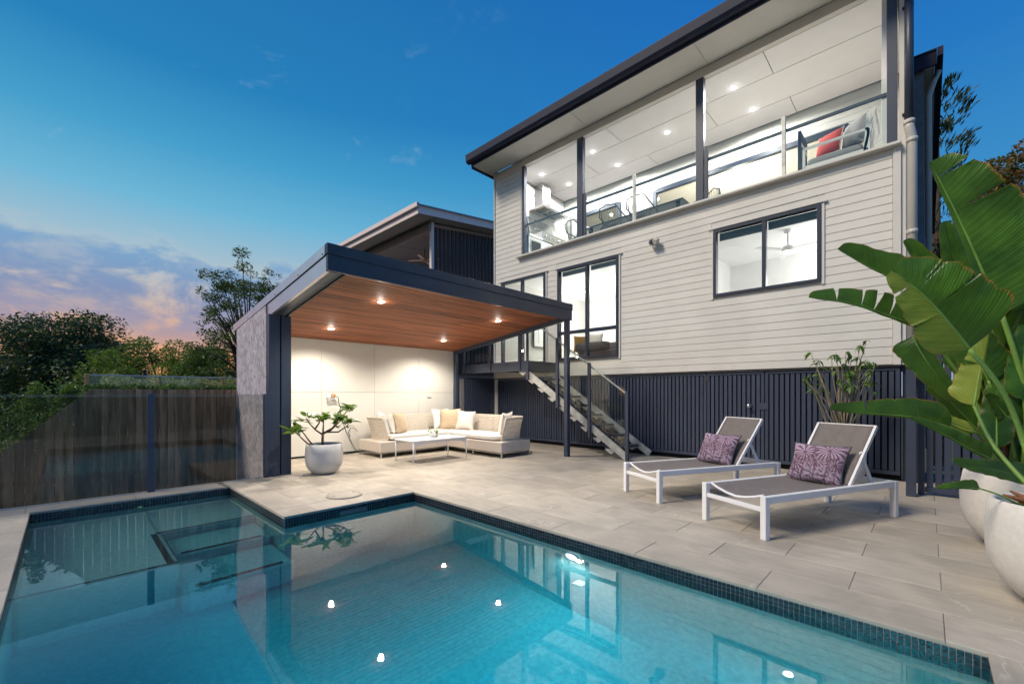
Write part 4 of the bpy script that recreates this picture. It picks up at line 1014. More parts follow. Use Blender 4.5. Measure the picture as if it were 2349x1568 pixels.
def shell(i0, i1, name):
    v = []; f = []; nv = 14; n = i1 - i0 + 1
    def pt(i, t):
        a = rp[max(0, i - 1)]; b = rp[min(len(rp) - 1, i + 1)]; d = (b - a).normalized(); out = Vector((-d.y, d.x, 0))
        s_ = i / (len(rp) - 1); h = .44 + .0 * s_
        fl = .13 if (i < 18 or i > len(rp) - 18) else .07
        return rp[i] + out * (fl * t ** 1.3) + Vector((0, 0, .30 + h * t))
    for i in range(i0, i1):
        for j in range(nv):
            c = [pt(i, j / nv), pt(i + 1, j / nv), pt(i + 1, (j + 1) / nv), pt(i, (j + 1) / nv)]
            m = sum(c, Vector()) / 4; k = len(v)
            solid = j in (0, nv - 1); 
            if solid: v += c; f.append((k, k + 1, k + 2, k + 3)); continue
            inn = [m + (p - m) * .60 for p in c]; v += c + inn
            for a in range(4): f.append((k + a, k + (a + 1) % 4, k + 4 + (a + 1) % 4, k + 4 + a))
    me = newmesh(name, v, f); o = link(name, me, 'weave', sf)
    md = o.modifiers.new('t', 'SOLIDIFY'); md.thickness = .012; md.offset = 0
    rim_ = MB(); rim_.tube([pt(i, 1.0) for i in range(i0, i1 + 1)], .013, 8); r = rim_.build('rim', 'weave', o, _org(o), True) if False else rim_.build('rim', 'weave', sf, (0, 0, 0), True)
    q = MB(); q.tube([pt(i0, t / 10) for t in range(11)], .012, 8); q.build('edge_roll', 'weave', sf, (0, 0, 0), True)
    return o
N_ = len(rp) - 1
cuts = [0, int(N_ * .14), int(N_ * .29), int(N_ * .44), int(N_ * .56), int(N_ * .72), int(N_ * .87), N_]
for a, b in zip(cuts, cuts[1:]): shell(a, b, 'woven_arm' if (a == 0 or b == N_) else 'woven_backrest')
q = MB(); a = rp[-1]; q.tube([(a.x, a.y, .30), (a.x, a.y - .06, .5), (a.x, a.y - .13, .74)], .014, 8); q.build('edge_roll', 'weave', sf, (0, 0, 0), True)
rounded('seat_cushion', 4.34, 6.34, 7.34, 8.10, .298, .415, 'cush', sf, .03); rounded('seat_cushion', 5.66, 6.34, 5.90, 7.33, .298, .415, 'cush', sf, .03)
cg = 'scatter cushions on the rattan sofa'
cushion((4.50, 7.80, .41), .45, .45, .15, radians(70), .32, 'cushw', 'white cushion leaning inside the left woven sofa arm', .1, cg)
cushion((4.62, 7.74, .41), .42, .40, .14, radians(60), .25, 'cush', 'cream cushion between the white and tan cushions at the left arm', .0, cg)
cushion((4.78, 7.66, .41), .44, .42, .15, radians(35), .30, 'cushb', 'tan ribbed cushion leaning at the left end of the sofa', -.05, cg)
cushion((5.98, 7.93, .41), .46, .46, .14, radians(0), .25, 'cushw', 'white cushion at the sofa corner behind the large tan one', .0, cg)
cushion((6.02, 7.70, .41), .47, .46, .16, radians(-38), .22, 'cushb', 'large tan ribbed cushion in the sofa corner', .03, cg)
cushion((6.18, 7.40, .41), .42, .42, .15, radians(-62), .25, 'cush', 'beige cushion with piped edge right of the large tan one', -.06, cg)
cushion((6.17, 6.20, .41), .44, .42, .15, radians(-110), .28, 'cush', 'beige cushion leaning inside the right woven sofa arm', .08, cg)
cushion((6.05, 6.04, .41), .42, .43, .15, radians(-160), .22, 'cush', 'outermost beige cushion upright at the right sofa arm', -.1, cg)

t = thing('coffee_table', (4.68, 6.53, 0), 'low white metal coffee table with angled round legs before the sofa', 'table')
q = MB(); rr = .05
pts = []
for cx_, cy_, a0 in ((5.24, 6.79, 0), (4.12, 6.79, 90), (4.12, 6.27, 180), (5.24, 6.27, 270)):
    for k in range(5): a = radians(a0 + 22.5 * k); pts.append((cx_ + rr * cos(a), cy_ + rr * sin(a)))
n = len(pts); q.add([(x, y, .385) for x, y in pts] + [(x, y, .40) for x, y in pts], [tuple(range(n))[::-1], tuple(range(n, 2 * n))] + [(i, (i + 1) % n, n + (i + 1) % n, n + i) for i in range(n)]); q.build('tabletop', 'metalw', t)
for x, y in ((4.10, 6.25), (4.10, 6.81), (5.26, 6.81), (5.26, 6.25)):
    q = MB(); q.tube([(x, y, 0), (x, y, .405)], [.010, .016], 12); q.build('leg', 'metalw', t, (0, 0, 0), True)
for ya in (6.25, 6.81):
    q = MB(); v = [(4.11, ya - .004, .384), (5.25, ya - .004, .384), (5.25, ya - .004, .31), (4.95, ya - .004, .345), (4.4, ya - .004, .345), (4.11, ya - .004, .31)]
    v2 = [(a, b + .008, c) for a, b, c in v]; q.add(v + v2, [tuple(range(6)), tuple(range(6, 12))[::-1]] + [(i, 6 + i, 6 + (i + 1) % 6, (i + 1) % 6) for i in range(6)]); q.build('apron', 'metalw', t)

# leaf helpers
def leaf_flat(L, Wd, fold=.25, droop=.3, n=6, name='leaf', lob=1.0):
    v = []; f = []
    for i in range(n + 1):
        s_ = i / n; w_ = Wd / 2 * (sin(pi * s_ ** .85)) ** .8 if 0 < s_ < 1 else .0005
        x = L * s_; z = -droop * L * s_ * s_
        v += [(x, -w_, z + fold * w_), (x, 0, z), (x, w_, z + fold * w_)]
    for i in range(n):
        a = 3 * i; f += [(a, a + 3, a + 4, a + 1), (a + 1, a + 4, a + 5, a + 2)]
    return newmesh(name, v, f, True)
def frame_rot(d, up=Vector((0, 0, 1)), tw=0):
    d = Vector(d).normalized(); y = up.cross(d)
    if y.length < .05: y = Vector((0, 1, 0))
    y.normalize(); z = d.cross(y); R = Matrix((d, y, z)).transposed().to_4x4()
    return (R @ Matrix.Rotation(tw, 4, 'X')).to_quaternion()

t = thing('table_pot_plant', (4.73, 6.60, .40), 'small white pot with trailing green plant on the coffee table', 'potted plant')
q = MB(); q.lathe([(.035, 0), (.05, .005), (.055, .10), (.050, .10), (.046, .03), (.0005, .03)], n=24); q.build('pot', 'white', t, (4.73, 6.60, .401), True)
lm = leaf_flat(.035, .028, .2, .2, 3)
for i in range(60):
    a = random.uniform(0, 2 * pi); r = random.uniform(0, .08); z = .12 + random.uniform(-.01, .06) - (r * .5)
    if i > 30: a = random.uniform(-1.2, .4); r = random.uniform(.05, .10); z = .12 - (random.random() ** 1) * .11
    link('leaf', lm, 'rubberleaf', t, (4.73 + r * cos(a), 6.60 + r * sin(a), .40 + z), frame_rot((cos(a), sin(a), random.uniform(-.6, .6)), tw=random.uniform(-1, 1)))

# ---------------------------------------------------------------- left pot with rubber plant
def planter(loc, prof, m, name, label, cat='potted plant', nst=48):
    t = thing(name, loc, label, cat)
    q = MB(); q.lathe(prof, n=nst); q.build('pot', m, t, loc, True)
    return t
PX, PY = 2.74, 6.58
rp_t = planter((PX, PY, 0), [(.0005, 0), (.13, .0), (.16, .012), (.215, .06), (.252, .13), (.268, .22), (.266, .33), (.256, .45), (.240, .452), (.236, .44), (.236, .38)], 'pot', 'rubber_plant', 'rubber plant with broad leaves in a round pale concrete pot by column')
q = MB(); q.lathe([(.24, .39), (.12, .40), (.0005, .395)], n=24); q.build('soil', 'soil', rp_t, (PX, PY, 0), True)
def P(x, z, dy=0): return (x + .02, PY + dy, z)
br = [[P(2.69, .38), P(2.695, .52), P(2.70, .60)], [P(2.70, .58), P(2.60, .66, .03), P(2.52, .76, .05), P(2.47, .84, .05)], [P(2.70, .60), P(2.705, .72), P(2.70, .86, -.03)], [P(2.70, .60), P(2.82, .68, -.05), P(2.90, .78, -.05), P(2.93, .85, -.06)], [P(2.71, .60), P(2.86, .64, .08), P(3.0, .76, .1), P(3.10, .90, .1), P(3.16, .97, .1)],
      [P(2.56, .40, -.05), P(2.42, .50, -.08), P(2.32, .60, -.1), P(2.24, .68, -.1)], [P(2.60, .40, .05), P(2.52, .50, .06), P(2.46, .60, .08), P(2.40, .68, .1)], [P(2.72, .62), P(2.88, .62, -.12), P(3.0, .70, -.15), P(3.04, .76, -.15)], [P(2.60, .68, .03), P(2.64, .76, .0), P(2.66, .82, -.02)]]
for b in br: 
    q = MB(); q.tube(b, [.014 - .008 * i / (len(b) - 1) for i in range(len(b))] if b is not br[0] else [.022, .018, .016], 8); q.build('stem', 'bark', rp_t, (0, 0, 0), True)
leafs = [leaf_flat(L, w_, .3, dr, 7) for L, w_, dr in ((.15, .066, .15), (.12, .055, .25), (.135, .060, .05))]
def leaves_at(p, d, n, par, sets, m, spread=1.0, r=.05):
    for i in range(n):
        a = random.uniform(0, 2 * pi); up = random.uniform(-.35, .95)
        dd = Vector((cos(a) * spread, sin(a) * spread, up)) + Vector(d) * .4
        q = Vector(p) + Vector((random.uniform(-r, r), random.uniform(-r, r), random.uniform(-r * 1.3, r * .6)))
        o = link('leaf', random.choice(sets), m, par, q, frame_rot(dd, tw=random.uniform(-.5, .5))); s_ = random.uniform(.9, 1.35); o.scale = (s_, s_, s_)
for b, n in zip(br[1:], (10, 13, 18, 19, 12, 9, 14, 8)):
    leaves_at(b[-1], (0, 0, .3), n, rp_t, leafs, 'rubberleaf')
leaves_at(br[4][2], (0, 0, .3), 6, rp_t, leafs, 'rubberleaf'); leaves_at(br[3][2], (0, 0, .3), 5, rp_t, leafs, 'rubberleaf')

# ---------------------------------------------------------------- wilted shrub behind loungers
sh_t = planter((7.32, .80, 0), [(.0005, 0), (.14, 0), (.19, .03), (.23, .2), (.24, .5), (.225, .5), (.215, .44)], 'pot', 'wilted_shrub', 'many stemmed shrub with wilting leaves in a pot behind the loungers')
q = MB(); q.lathe([(.22, .45), (.0005, .46)], n=20); q.build('soil', 'soil', sh_t, (7.32, .80, 0))
lm2 = [leaf_flat(.10, .04, .5, .9, 6), leaf_flat(.075, .035, .4, .6, 5), leaf_flat(.05, .03, .3, .3, 4)]
random.seed(21)
tips = []
for i in range(26):
    a = random.uniform(0, 2 * pi); u = random.uniform(-1, 1); zt = random.uniform(1.35, 1.80) - .15 * abs(u)
    # spread across the view direction (towards -y+x / +y-x)
    tx = 7.31 + u * .28 + random.uniform(-.08, .08); ty = .80 - u * .34 + random.uniform(-.06, .06)
    b0 = Vector((7.32 + random.uniform(-.06, .06), .80 + random.uniform(-.06, .06), .44)); b3 = Vector((tx, ty, zt))
    mid = b0.lerp(b3, .45) + Vector((random.uniform(-.05, .05), random.uniform(-.05, .05), 0)); mid2 = b0.lerp(b3, .8) + Vector((random.uniform(-.02, .02), random.uniform(-.02, .02), 0))
    q = MB(); q.tube([b0, mid, mid2, b3], [.012, .009, .006, .004], 6); q.build('stem', 'barkg', sh_t, (0, 0, 0), True); tips.append(b3)
    if random.random() < .6:
        s_ = mid2; e_ = mid2 + Vector((random.uniform(-.12, .12), random.uniform(-.12, .12), random.uniform(.08, .2)))
        q = MB(); q.tube([s_, e_], [.005, .003], 5); q.build('twig', 'barkg', sh_t, (0, 0, 0), True); tips.append(e_)
for p in (Vector((6.96, 1.13, 1.76)), Vector((6.90, 1.20, 1.40)), Vector((7.50, .58, 1.92)), Vector((7.44, .64, 1.86))):
    q = MB(); q.tube([(7.30, .82, .5), (7.22, .90, 1.0) if p.x < 7.3 else (7.36, .74, 1.2), p], [.011, .008, .004], 6); q.build('stem', 'barkg', sh_t, (0, 0, 0), True); tips.append(p)
for p in tips:
    for k in range(random.choice((3, 4, 5))):
        a = random.uniform(0, 2 * pi); o = link('leaf', random.choice(lm2), 'shrubleaf', sh_t, p - Vector((0, 0, random.uniform(0, .03))), frame_rot((cos(a), sin(a), random.uniform(-.7, .5)), tw=random.uniform(-.6, .6)))
random.seed(11)

# ================================================================= LOUNGERS
def lounger(loc, yaw, label):
    t = thing('sun_lounger', loc, label, 'sun lounger', 'white framed sun loungers on the deck', rotz=yaw)
    # local: x along the length from foot to head, y across; near edge y=0, far edge y=.665
    Wd, L = .665, 1.83; s = .052
    for x in (0, L - s):
        for y in (0, Wd - s): box('leg', x, x + s, y, y + s, 0, .352 if x else .357, 'metalw', t, .004)
    for y in (0, Wd - s): box('side_rail', s + .001, L - s - .001, y + .003, y + s - .003, .295, .355, 'metalw', t, .004)
    box('end_rail', .008, s - .01, s + .001, Wd - s - .001, .225, .262, 'metalw', t); box('end_rail', L - s + .01, L - .01, s + .001, Wd - s - .001, .30, .352, 'metalw', t)
    # sagging front bar and sling
    yc = [s + .012, .14, .24, Wd / 2, .43, .53, Wd - s - .012]; zc = [.352, .325, .30, .288, .30, .325, .352]
    q = MB(); q.tube([(.06, y, z) for y, z in zip(yc, zc)], .011, 8); q.build('front_bar', 'metalw', t, (0, 0, 0), True)
    q = MB(); n = 12; m = 16; v = []; f = []
    for i in range(m + 1):
        for j in range(n + 1):
            x = .06 + (1.17 - .06) * i / m; y = s + .010 + (Wd - 2 * s - .02) * j / n; b = 1 - (2 * j / n - 1) ** 2
            sag = .055 * b * (1 - .55 * i / m); v.append((x, y, .352 - sag))
    for i in range(m):
        for j in range(n): f.append((i * (n + 1) + j, (i + 1) * (n + 1) + j, (i + 1) * (n + 1) + j + 1, i * (n + 1) + j + 1))
    q.add(v, f); o = q.build('seat_sling', 'sling', t, (0, 0, 0), True); md = o.modifiers.new('t', 'SOLIDIFY'); md.thickness = .003
    # raised back
    A = Vector((1.19, 0, .335)); B = Vector((1.60, 0, .885))
    for y in (s + .014, Wd - s - .014):
        q = MB(); q.bar(A + Vector((0, y, 0)), B + Vector((0, y, 0)), .022, .03, (1, 0, 0)); q.build('back_side_rail', 'metalw', t)
    for P0 in (A, B):
        q = MB(); q.bar(P0 + Vector((0, s + .026, 0)), P0 + Vector((0, Wd - s - .026, 0)), .02, .02); q.build('back_cross_bar', 'metalw', t)
    q = MB(); v = []; f = []; n = 10; m = 12; D = (B - A); nn = Vector((D.z, 0, -D.x)).normalized()
    for i in range(m + 1):
        for j in range(n + 1):
            b = 1 - (2 * j / n - 1) ** 2; k = sin(pi * i / m)
            p = A + D * (i / m) + nn * (.012 * b * k - .008); v.append((p.x, s + .022 + (Wd - 2 * s - .044) * j / n, p.z))
    for i in range(m):
        for j in range(n): f.append((i * (n + 1) + j, (i + 1) * (n + 1) + j, (i + 1) * (n + 1) + j + 1, i * (n + 1) + j + 1))
    q.add(v, f); o = q.build('back_sling', 'sling', t, (0, 0, 0), True); md = o.modifiers.new('t', 'SOLIDIFY'); md.thickness = .003
    # ratchet stays
    for y in (s + .04, Wd - s - .04):
        q = MB(); q.bar((1.40, y, .64), (1.58, y, .33), .012, .035, (1, 0, 0))
        for k in range(4): c = Vector((1.50, y, .468)).lerp(Vector((1.57, y, .345)), k / 3); q.box(c.x - .03, c.x - .012, y - .006, y + .006, c.z - .008, c.z + .008)
        q.build('stay', 'metalw', t)
    q = MB(); q.bar((1.56, s, .335), (1.56, Wd - s, .335), .02, .02); q.build('stay_bar', 'metalw', t)
    return t
Y2 = radians(-24.2); Y1 = radians(-26.0)
lounger((3.965, .945, 0), Y2, 'nearest sun lounger, taupe sling and raised back, beside the tiled pool edge')
lounger((4.50, 2.10, 0), Y1, 'farther sun lounger standing closer to the staircase')
def lcush(base, yaw, x, y, label):
    b = Vector(base); R = Matrix.Rotation(yaw, 4, 'Z'); c = b + R @ Vector((x, y, .325))
    # the face looks along local -x, leaning back on the raised back
    t = cushion((c.x, c.y, c.z), .50, .42, .16, yaw - pi / 2 + .16, .52, 'palm', label, 0, 'palm print cushions on the loungers', 'black', 'palm_print_cushion'); return t
lcush((3.965, .945, 0), Y2, 1.09, .345, 'purple palm print cushion on the nearest lounger')
lcush((4.50, 2.10, 0), Y1, 1.09, .345, 'purple palm print cushion on the farther lounger')

# ================================================================= RIGHT POTS WITH GIANT BIRD OF PARADISE
def big_pot(loc, s, label):
    prof = [(.0005, 0), (.13, 0), (.17, .012), (.225, .05), (.285, .115), (.328, .20), (.350, .30), (.354, .40), (.346, .50), (.333, .583), (.325, .588), (.308, .586), (.302, .57), (.302, .48)]
    t = planter(loc, [(r * s, z * (.98 + .02 * s)) for r, z in prof], 'potw', 'bird_of_paradise', label)
    q = MB(); q.lathe([(.31 * s, .53), (.1, .55), (.0005, .545)], n=24); q.build('soil', 'soil', t, loc); return t
bp1 = big_pot((3.86, -.585, 0), .95, 'nearest bird of paradise in white pot with a low leaf arching left')
bp2 = big_pot((5.10, -.54, 0), .98, 'tall bird of paradise with huge paddle leaves in the farther white pot')
def bez(pts, n):
    P_ = [Vector(p) for p in pts]; out = []
    k = len(P_) - 1
    for s_ in range(n + 1):
        u = s_ / n * k; i = min(int(u), k - 1); t = u - i
        p0 = P_[max(i - 1, 0)]; p1 = P_[i]; p2 = P_[i + 1]; p3 = P_[min(i + 2, k)]
        out.append(.5 * ((2 * p1) + (-p0 + p2) * t + (2 * p0 - 5 * p1 + 4 * p2 - p3) * t * t + (-p0 + 3 * p1 - 3 * p2 + p3) * t ** 3))
    return out
def paddle(par, mid, wl, wr, nrm, m='banana', tearsL=(), tearsR=(), fold=.25, petiole=None, ruffle=.004, seed=1, petr=.013):
    """leaf blade along the midrib points (base -> tip); wl / wr are the widths of its two halves; nrm the side it faces"""
    rnd = random.Random(seed); n = 56; mm = 7
    pts = bez(mid, n); v = []; f = []; uv = []; L = sum((b - a).length for a, b in zip(pts, pts[1:]))
    nrm = Vector(nrm).normalized()
    def width(s_): return (min(1, (s_ / .16)) ** .55) * (max(0.0, 1 - s_) ** .42) * (1 - .12 * s_)
    acc = 0; vi = {}
    for sd, wmax, tears in ((-1, wl, tearsL), (1, wr, tearsR)):
        last = None; acc = 0; tears = sorted(tears)
        for i in range(n + 1):
            s_ = i / n; d = (pts[min(i + 1, n)] - pts[max(i - 1, 0)]).normalized()
            side = d.cross(nrm).normalized() * sd; up = side.cross(d).normalized() * sd
            if up.dot(nrm) < 0: up = -up
            w_ = wmax * width(s_) * (1 + .03 * sin(s_ * 31 + seed) + .02 * sin(s_ * 67))
            seg = sum(1 for t_ in tears if t_ < s_)
            def row(pull, segk, lift):
                base = len(v)
                for j in range(mm + 1):
                    q = j / mm; wob = ruffle * sin(s_ * 40 + sd + seed) * q * q
                    p = pts[i] + side * (w_ * q * cos(fold * 1.2 * q)) + up * (w_ * (sin(fold) * q - fold * .9 * q * q) + wob + lift * q * w_) + d * (-pull * q ** 1.5 * L + .10 * w_ * q)
                    v.append(p); uv.append((s_ * L / 1.0, sd * q))
                return base
            rnd2 = random.Random(seed * 31 + seg * 7 + (5 if sd > 0 else 0)); lift = rnd2.uniform(-.10, .10) if tears else 0
            cut = any(abs(t_ - s_) < .5 / n for t_ in tears)
            cur = row(0, seg, lift)
            if last is not None:
                for j in range(mm):
                    a = (last + j, cur + j, cur + j + 1, last + j + 1); f.append(a if sd > 0 else a[::-1])
            if cut:
                t_ = min(tears, key=lambda q: abs(q - s_)); g_ = rnd.uniform(.010, .028)
                # pull this row back and start the next segment a little further on
                for j in range(mm + 1): q = j / mm; v[cur + j] = v[cur + j] - d * (g_ * L * q)
                cur = row(-g_ * .8, seg + 1, 0)
            last = cur
    me = newmesh('leaf', v, f, True, uv); o = link('leaf', me, m, par)
    if par: o.location = -_org(par)
    ORG[o.name] = Vector((0, 0, 0))
    q = MB(); rb = [petr * (1 - .8 * i / n) for i in range(n + 1)]
    q.tube([p - nrm * .003 for p in pts], [r * .75 for r in rb], 8); r = q.build('midrib', 'midrib', o, (0, 0, 0), True)
    if petiole:
        pp = bez([*petiole, mid[0]], 16); q = MB(); q.tube(pp, [petr * (1.25 - .35 * i / 16) for i in range(17)], 8); q.build('stalk', 'midrib' if seed % 2 else 'stalk', par, (0, 0, 0), True)
    return o
CV = Vector((-1, .04, 0))    # roughly towards the viewer
UPV = Vector((0, 0, 1)); LEFTV = Vector((-.69, .72, 0))
base = [(5.05, -.50, .6), (5.10, -.45, .62), (5.02, -.52, .6), (5.12, -.55, .6)]
# 1 tallest leaf, blade opening to the right of its midrib
paddle(bp2, [(4.68, -.39, 1.77), (4.60, -.31, 2.02), (4.50, -.20, 2.37), (4.40, -.10, 2.65), (4.33, -.02, 2.87)], .05, .47, CV + UPV * .1, 'banana', (), (.62, .86), .2, [(5.05, -.52, .6), (4.86, -.53, .95), (4.77, -.49, 1.33)], seed=3, petr=.017)
# 2 leaf reaching left below the eave
paddle(bp2, [(4.94, -.30, 1.79), (4.82, -.18, 1.89), (4.61, .04, 2.02), (4.38, .28, 2.16), (4.18, .50, 2.33)], .02, .29, CV + UPV * .1, 'banana', (), (.52,), .15, [(5.06, -.5, .6), (5.06, -.44, 1.3)], seed=5)
# 3 torn leaf below it
paddle(bp2, [(5.04, -.19, 1.60), (4.87, -.01, 1.72), (4.69, .17, 1.81), (4.45, .42, 1.93), (4.20, .69, 1.985)], .03, .25, CV + UPV * .2, 'banana', (), (.44, .56, .64, .71, .84), .15, [(5.08, -.5, .6), (5.12, -.36, 1.2)], seed=7)
# 4 broad leaf of the near plant: dark upper half, yellow light painted into the lower half
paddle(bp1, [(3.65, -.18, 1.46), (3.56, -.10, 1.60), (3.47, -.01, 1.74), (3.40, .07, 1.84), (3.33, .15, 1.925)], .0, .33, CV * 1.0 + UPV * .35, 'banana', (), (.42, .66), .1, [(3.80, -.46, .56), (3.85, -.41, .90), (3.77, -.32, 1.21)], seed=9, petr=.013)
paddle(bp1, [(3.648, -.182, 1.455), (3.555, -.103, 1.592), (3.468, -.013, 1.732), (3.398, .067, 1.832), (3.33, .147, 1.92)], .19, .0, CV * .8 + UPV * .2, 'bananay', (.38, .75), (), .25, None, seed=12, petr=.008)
# 5, 6 hanging leaves
paddle(bp2, [(4.51, .07, 1.64), (4.54, .04, 1.54), (4.63, -.06, 1.34), (4.79, -.22, 1.11)][::1], .10, .17, CV, 'banana', (), (), .3, [(5.04, -.45, .6), (4.85, -.25, 1.2), (4.60, -.0, 1.66)], seed=13, petr=.010)
paddle(bp1, [(4.24, -.23, 1.12), (4.27, -.25, 1.28), (4.29, -.27, 1.42), (4.31, -.30, 1.60)], .15, .02, CV, 'bananay', (.62,), (), .15, [(3.86, -.50, .56), (4.12, -.32, .85)], seed=15, petr=.011)
# 7, 8 low leaves reaching left
paddle(bp2, [(4.56, -.13, .95), (4.40, .04, 1.02), (4.25, .20, 1.045), (4.09, .36, 1.06), (3.94, .52, 1.085)], .02, .17, CV + UPV * .1, 'banana', (), (.70,), .15, [(4.98, -.46, .6), (4.74, -.27, .85)], seed=17, petr=.009)
paddle(bp2, [(4.47, -.32, .75), (4.38, -.23, .81), (4.26, -.10, .91), (4.08, .09, 1.035)], .02, .11, CV + UPV * .2, 'banana', (), (), .3, [(5.0, -.5, .6), (4.7, -.42, .66)], seed=19, petr=.010)
paddle(bp2, [(4.74, -.26, .92), (4.64, -.15, .98), (4.54, -.06, 1.05), (4.44, .05, 1.12)], .06, .07, CV + UPV * .5, 'bananay', (.5,), (), .4, [(5.0, -.48, .6)], seed=20, petr=.009)
paddle(bp2, [(4.80, -.30, .90), (4.70, -.20, .93), (4.60, -.10, .98), (4.52, .0, 1.02)], .05, .05, CV * .6 + UPV, 'banana', (), (), .4, [(5.0, -.5, .6)], seed=22, petr=.008)
# 9 broad horizontal leaf above the back pot
paddle(bp2, [(4.56, -.55, .63), (4.44, -.43, .66), (4.34, -.32, .69), (4.24, -.22, .715), (4.14, -.13, .755)], .07, .10, UPV * .3 + CV, 'banana', (), (), .25, [(5.0, -.56, .58), (4.8, -.6, .60)], seed=21, petr=.007)
# upper back leaves
paddle(bp2, [(4.98, -.22, 1.80), (4.86, -.10, 1.98), (4.75, .0, 2.16), (4.63, .13, 2.42)], .05, .20, CV, 'banana', (), (.55,), .2, [(5.1, -.4, .6), (5.08, -.34, 1.3)], seed=23)
paddle(bp2, [(4.93, -.40, 1.55), (4.86, -.32, 1.80), (4.77, -.22, 2.02), (4.70, -.12, 2.26)], .13, .10, CV + LEFTV * .6, 'banana', (), (), .45, [(5.14, -.5, .6), (5.05, -.46, 1.1)], seed=25)
paddle(bp2, [(5.0, -.38, 1.55), (4.96, -.30, 1.76), (4.90, -.22, 2.0), (4.84, -.14, 2.2)], .10, .13, CV + LEFTV * -.4, 'banana', (), (.6,), .35, [(5.14, -.45, .6), (5.1, -.40, 1.1)], seed=26)
paddle(bp2, [(4.78, -.52, 1.16), (4.76, -.50, 1.34), (4.75, -.50, 1.50), (4.76, -.50, 1.70)], .12, .13, CV, 'banana', (), (.5,), .3, [(5.0, -.52, .6)], seed=27, petr=.010)
paddle(bp2, [(4.95, -.70, 1.5), (4.94, -.70, 1.8), (4.90, -.72, 2.1), (4.86, -.78, 2.45)], .2, .2, CV + LEFTV * -.3, 'banana', (), (.5,), .3, [(5.12, -.58, .6), (5.0, -.62, 1.0)], seed=29, petr=.015)
paddle(bp2, [(4.85, -.38, .80), (4.86, -.38, 1.0), (4.88, -.38, 1.2), (4.90, -.40, 1.40)], .12, .11, CV + LEFTV * .4, 'banana', (), (), .3, [(5.02, -.48, .6)], seed=31, petr=.010)
paddle(bp2, [(5.03, -.60, .95), (4.99, -.62, 1.15), (4.96, -.66, 1.32), (4.92, -.70, 1.45)], .14, .12, CV, 'banana', (), (.6,), .3, [(5.05, -.58, .6)], seed=33, petr=.012)
paddle(bp2, [(5.10, -.42, 1.10), (5.08, -.30, 1.28), (5.04, -.20, 1.42), (5.0, -.10, 1.50)], .12, .14, CV, 'banana', (), (), .3, [(5.12, -.5, .6)], seed=35, petr=.010)
paddle(bp2, [(4.90, -.46, .86), (4.86, -.44, 1.0), (4.80, -.38, 1.12), (4.72, -.32, 1.2)], .08, .09, CV + UPV * .3, 'banana', (), (), .4, [(5.02, -.5, .6)], seed=37, petr=.009)
# the near pot's low leaf
paddle(bp1, [(3.61, -.22, .662), (3.56, -.17, .668), (3.50, -.11, .668), (3.44, -.04, .662)], .012, .055, UPV * .25 + CV, 'banana', (), (), .2, [(3.80, -.44, .56), (3.75, -.37, .58), (3.68, -.29, .63)], seed=41, petr=.005)
paddle(bp1, [(3.86, -.62, .8), (3.84, -.66, 1.0), (3.80, -.72, 1.2), (3.76, -.80, 1.4)], .13, .13, CV, 'banana', (), (), .3, [(3.82, -.52, .56)], seed=45, petr=.012)
# broad dark leaves filling the middle and right of the clump
for (b_, m1, m2, tp, a_, c_, sd_) in (
    ((4.88, -.34, 1.30), (4.80, -.26, 1.52), (4.72, -.18, 1.72), (4.62, -.10, 1.92), .14, .20, 51),
    ((5.10, -.52, 1.35), (5.10, -.50, 1.6), (5.08, -.50, 1.85), (5.04, -.52, 2.1), .20, .20, 52),
    ((5.25, -.66, 1.0), (5.26, -.66, 1.3), (5.26, -.68, 1.6), (5.22, -.72, 1.9), .22, .20, 53),
    ((4.86, -.55, 1.0), (4.84, -.54, 1.16), (4.80, -.54, 1.32), (4.74, -.56, 1.46), .13, .15, 54),
    ((5.00, -.30, .90), (4.96, -.20, 1.05), (4.90, -.10, 1.18), (4.82, .0, 1.26), .10, .12, 55),
    ((5.15, -.62, 1.9), (5.12, -.64, 2.2), (5.08, -.68, 2.5), (5.02, -.74, 2.8), .20, .22, 56),
    ((4.98, -.62, .80), (4.90, -.60, .92), (4.80, -.58, 1.0), (4.70, -.56, 1.04), .10, .10, 57)):
    paddle(bp2, [b_, m1, m2, tp], a_, c_, CV + LEFTV * (.5 * sin(sd_)), 'banana', (), (.55,) if sd_ % 2 else (), .3, [(5.1, -.54, .58)], seed=sd_, petr=.011)
rngl = random.Random(77)
for k in range(15):
    y0_ = rngl.uniform(-.78, -.22); x0_ = rngl.uniform(4.95, 5.45); z0_ = rngl.uniform(.85, 1.75); L_ = rngl.uniform(.45, .85)
    ly = rngl.uniform(-.25, .30); lx = rngl.uniform(-.25, .1); b_ = Vector((x0_, y0_, z0_)); t_ = b_ + Vector((lx, ly, L_))
    m1 = b_.lerp(t_, .35) - Vector((lx, ly, 0)) * .12; m2 = b_.lerp(t_, .7) - Vector((lx, ly, 0)) * .10
    paddle(bp2, [b_, m1, m2, t_], rngl.uniform(.10, .19), rngl.uniform(.10, .19), Vector((-1, rngl.uniform(-.6, .6), rngl.uniform(-.1, .4))), 'banana', (), (rngl.uniform(.3, .8),) if k % 3 else (), .3, [(5.10 + rngl.uniform(-.1, .1), -.54 + rngl.uniform(-.1, .1), .56)], seed=80 + k, petr=.010)
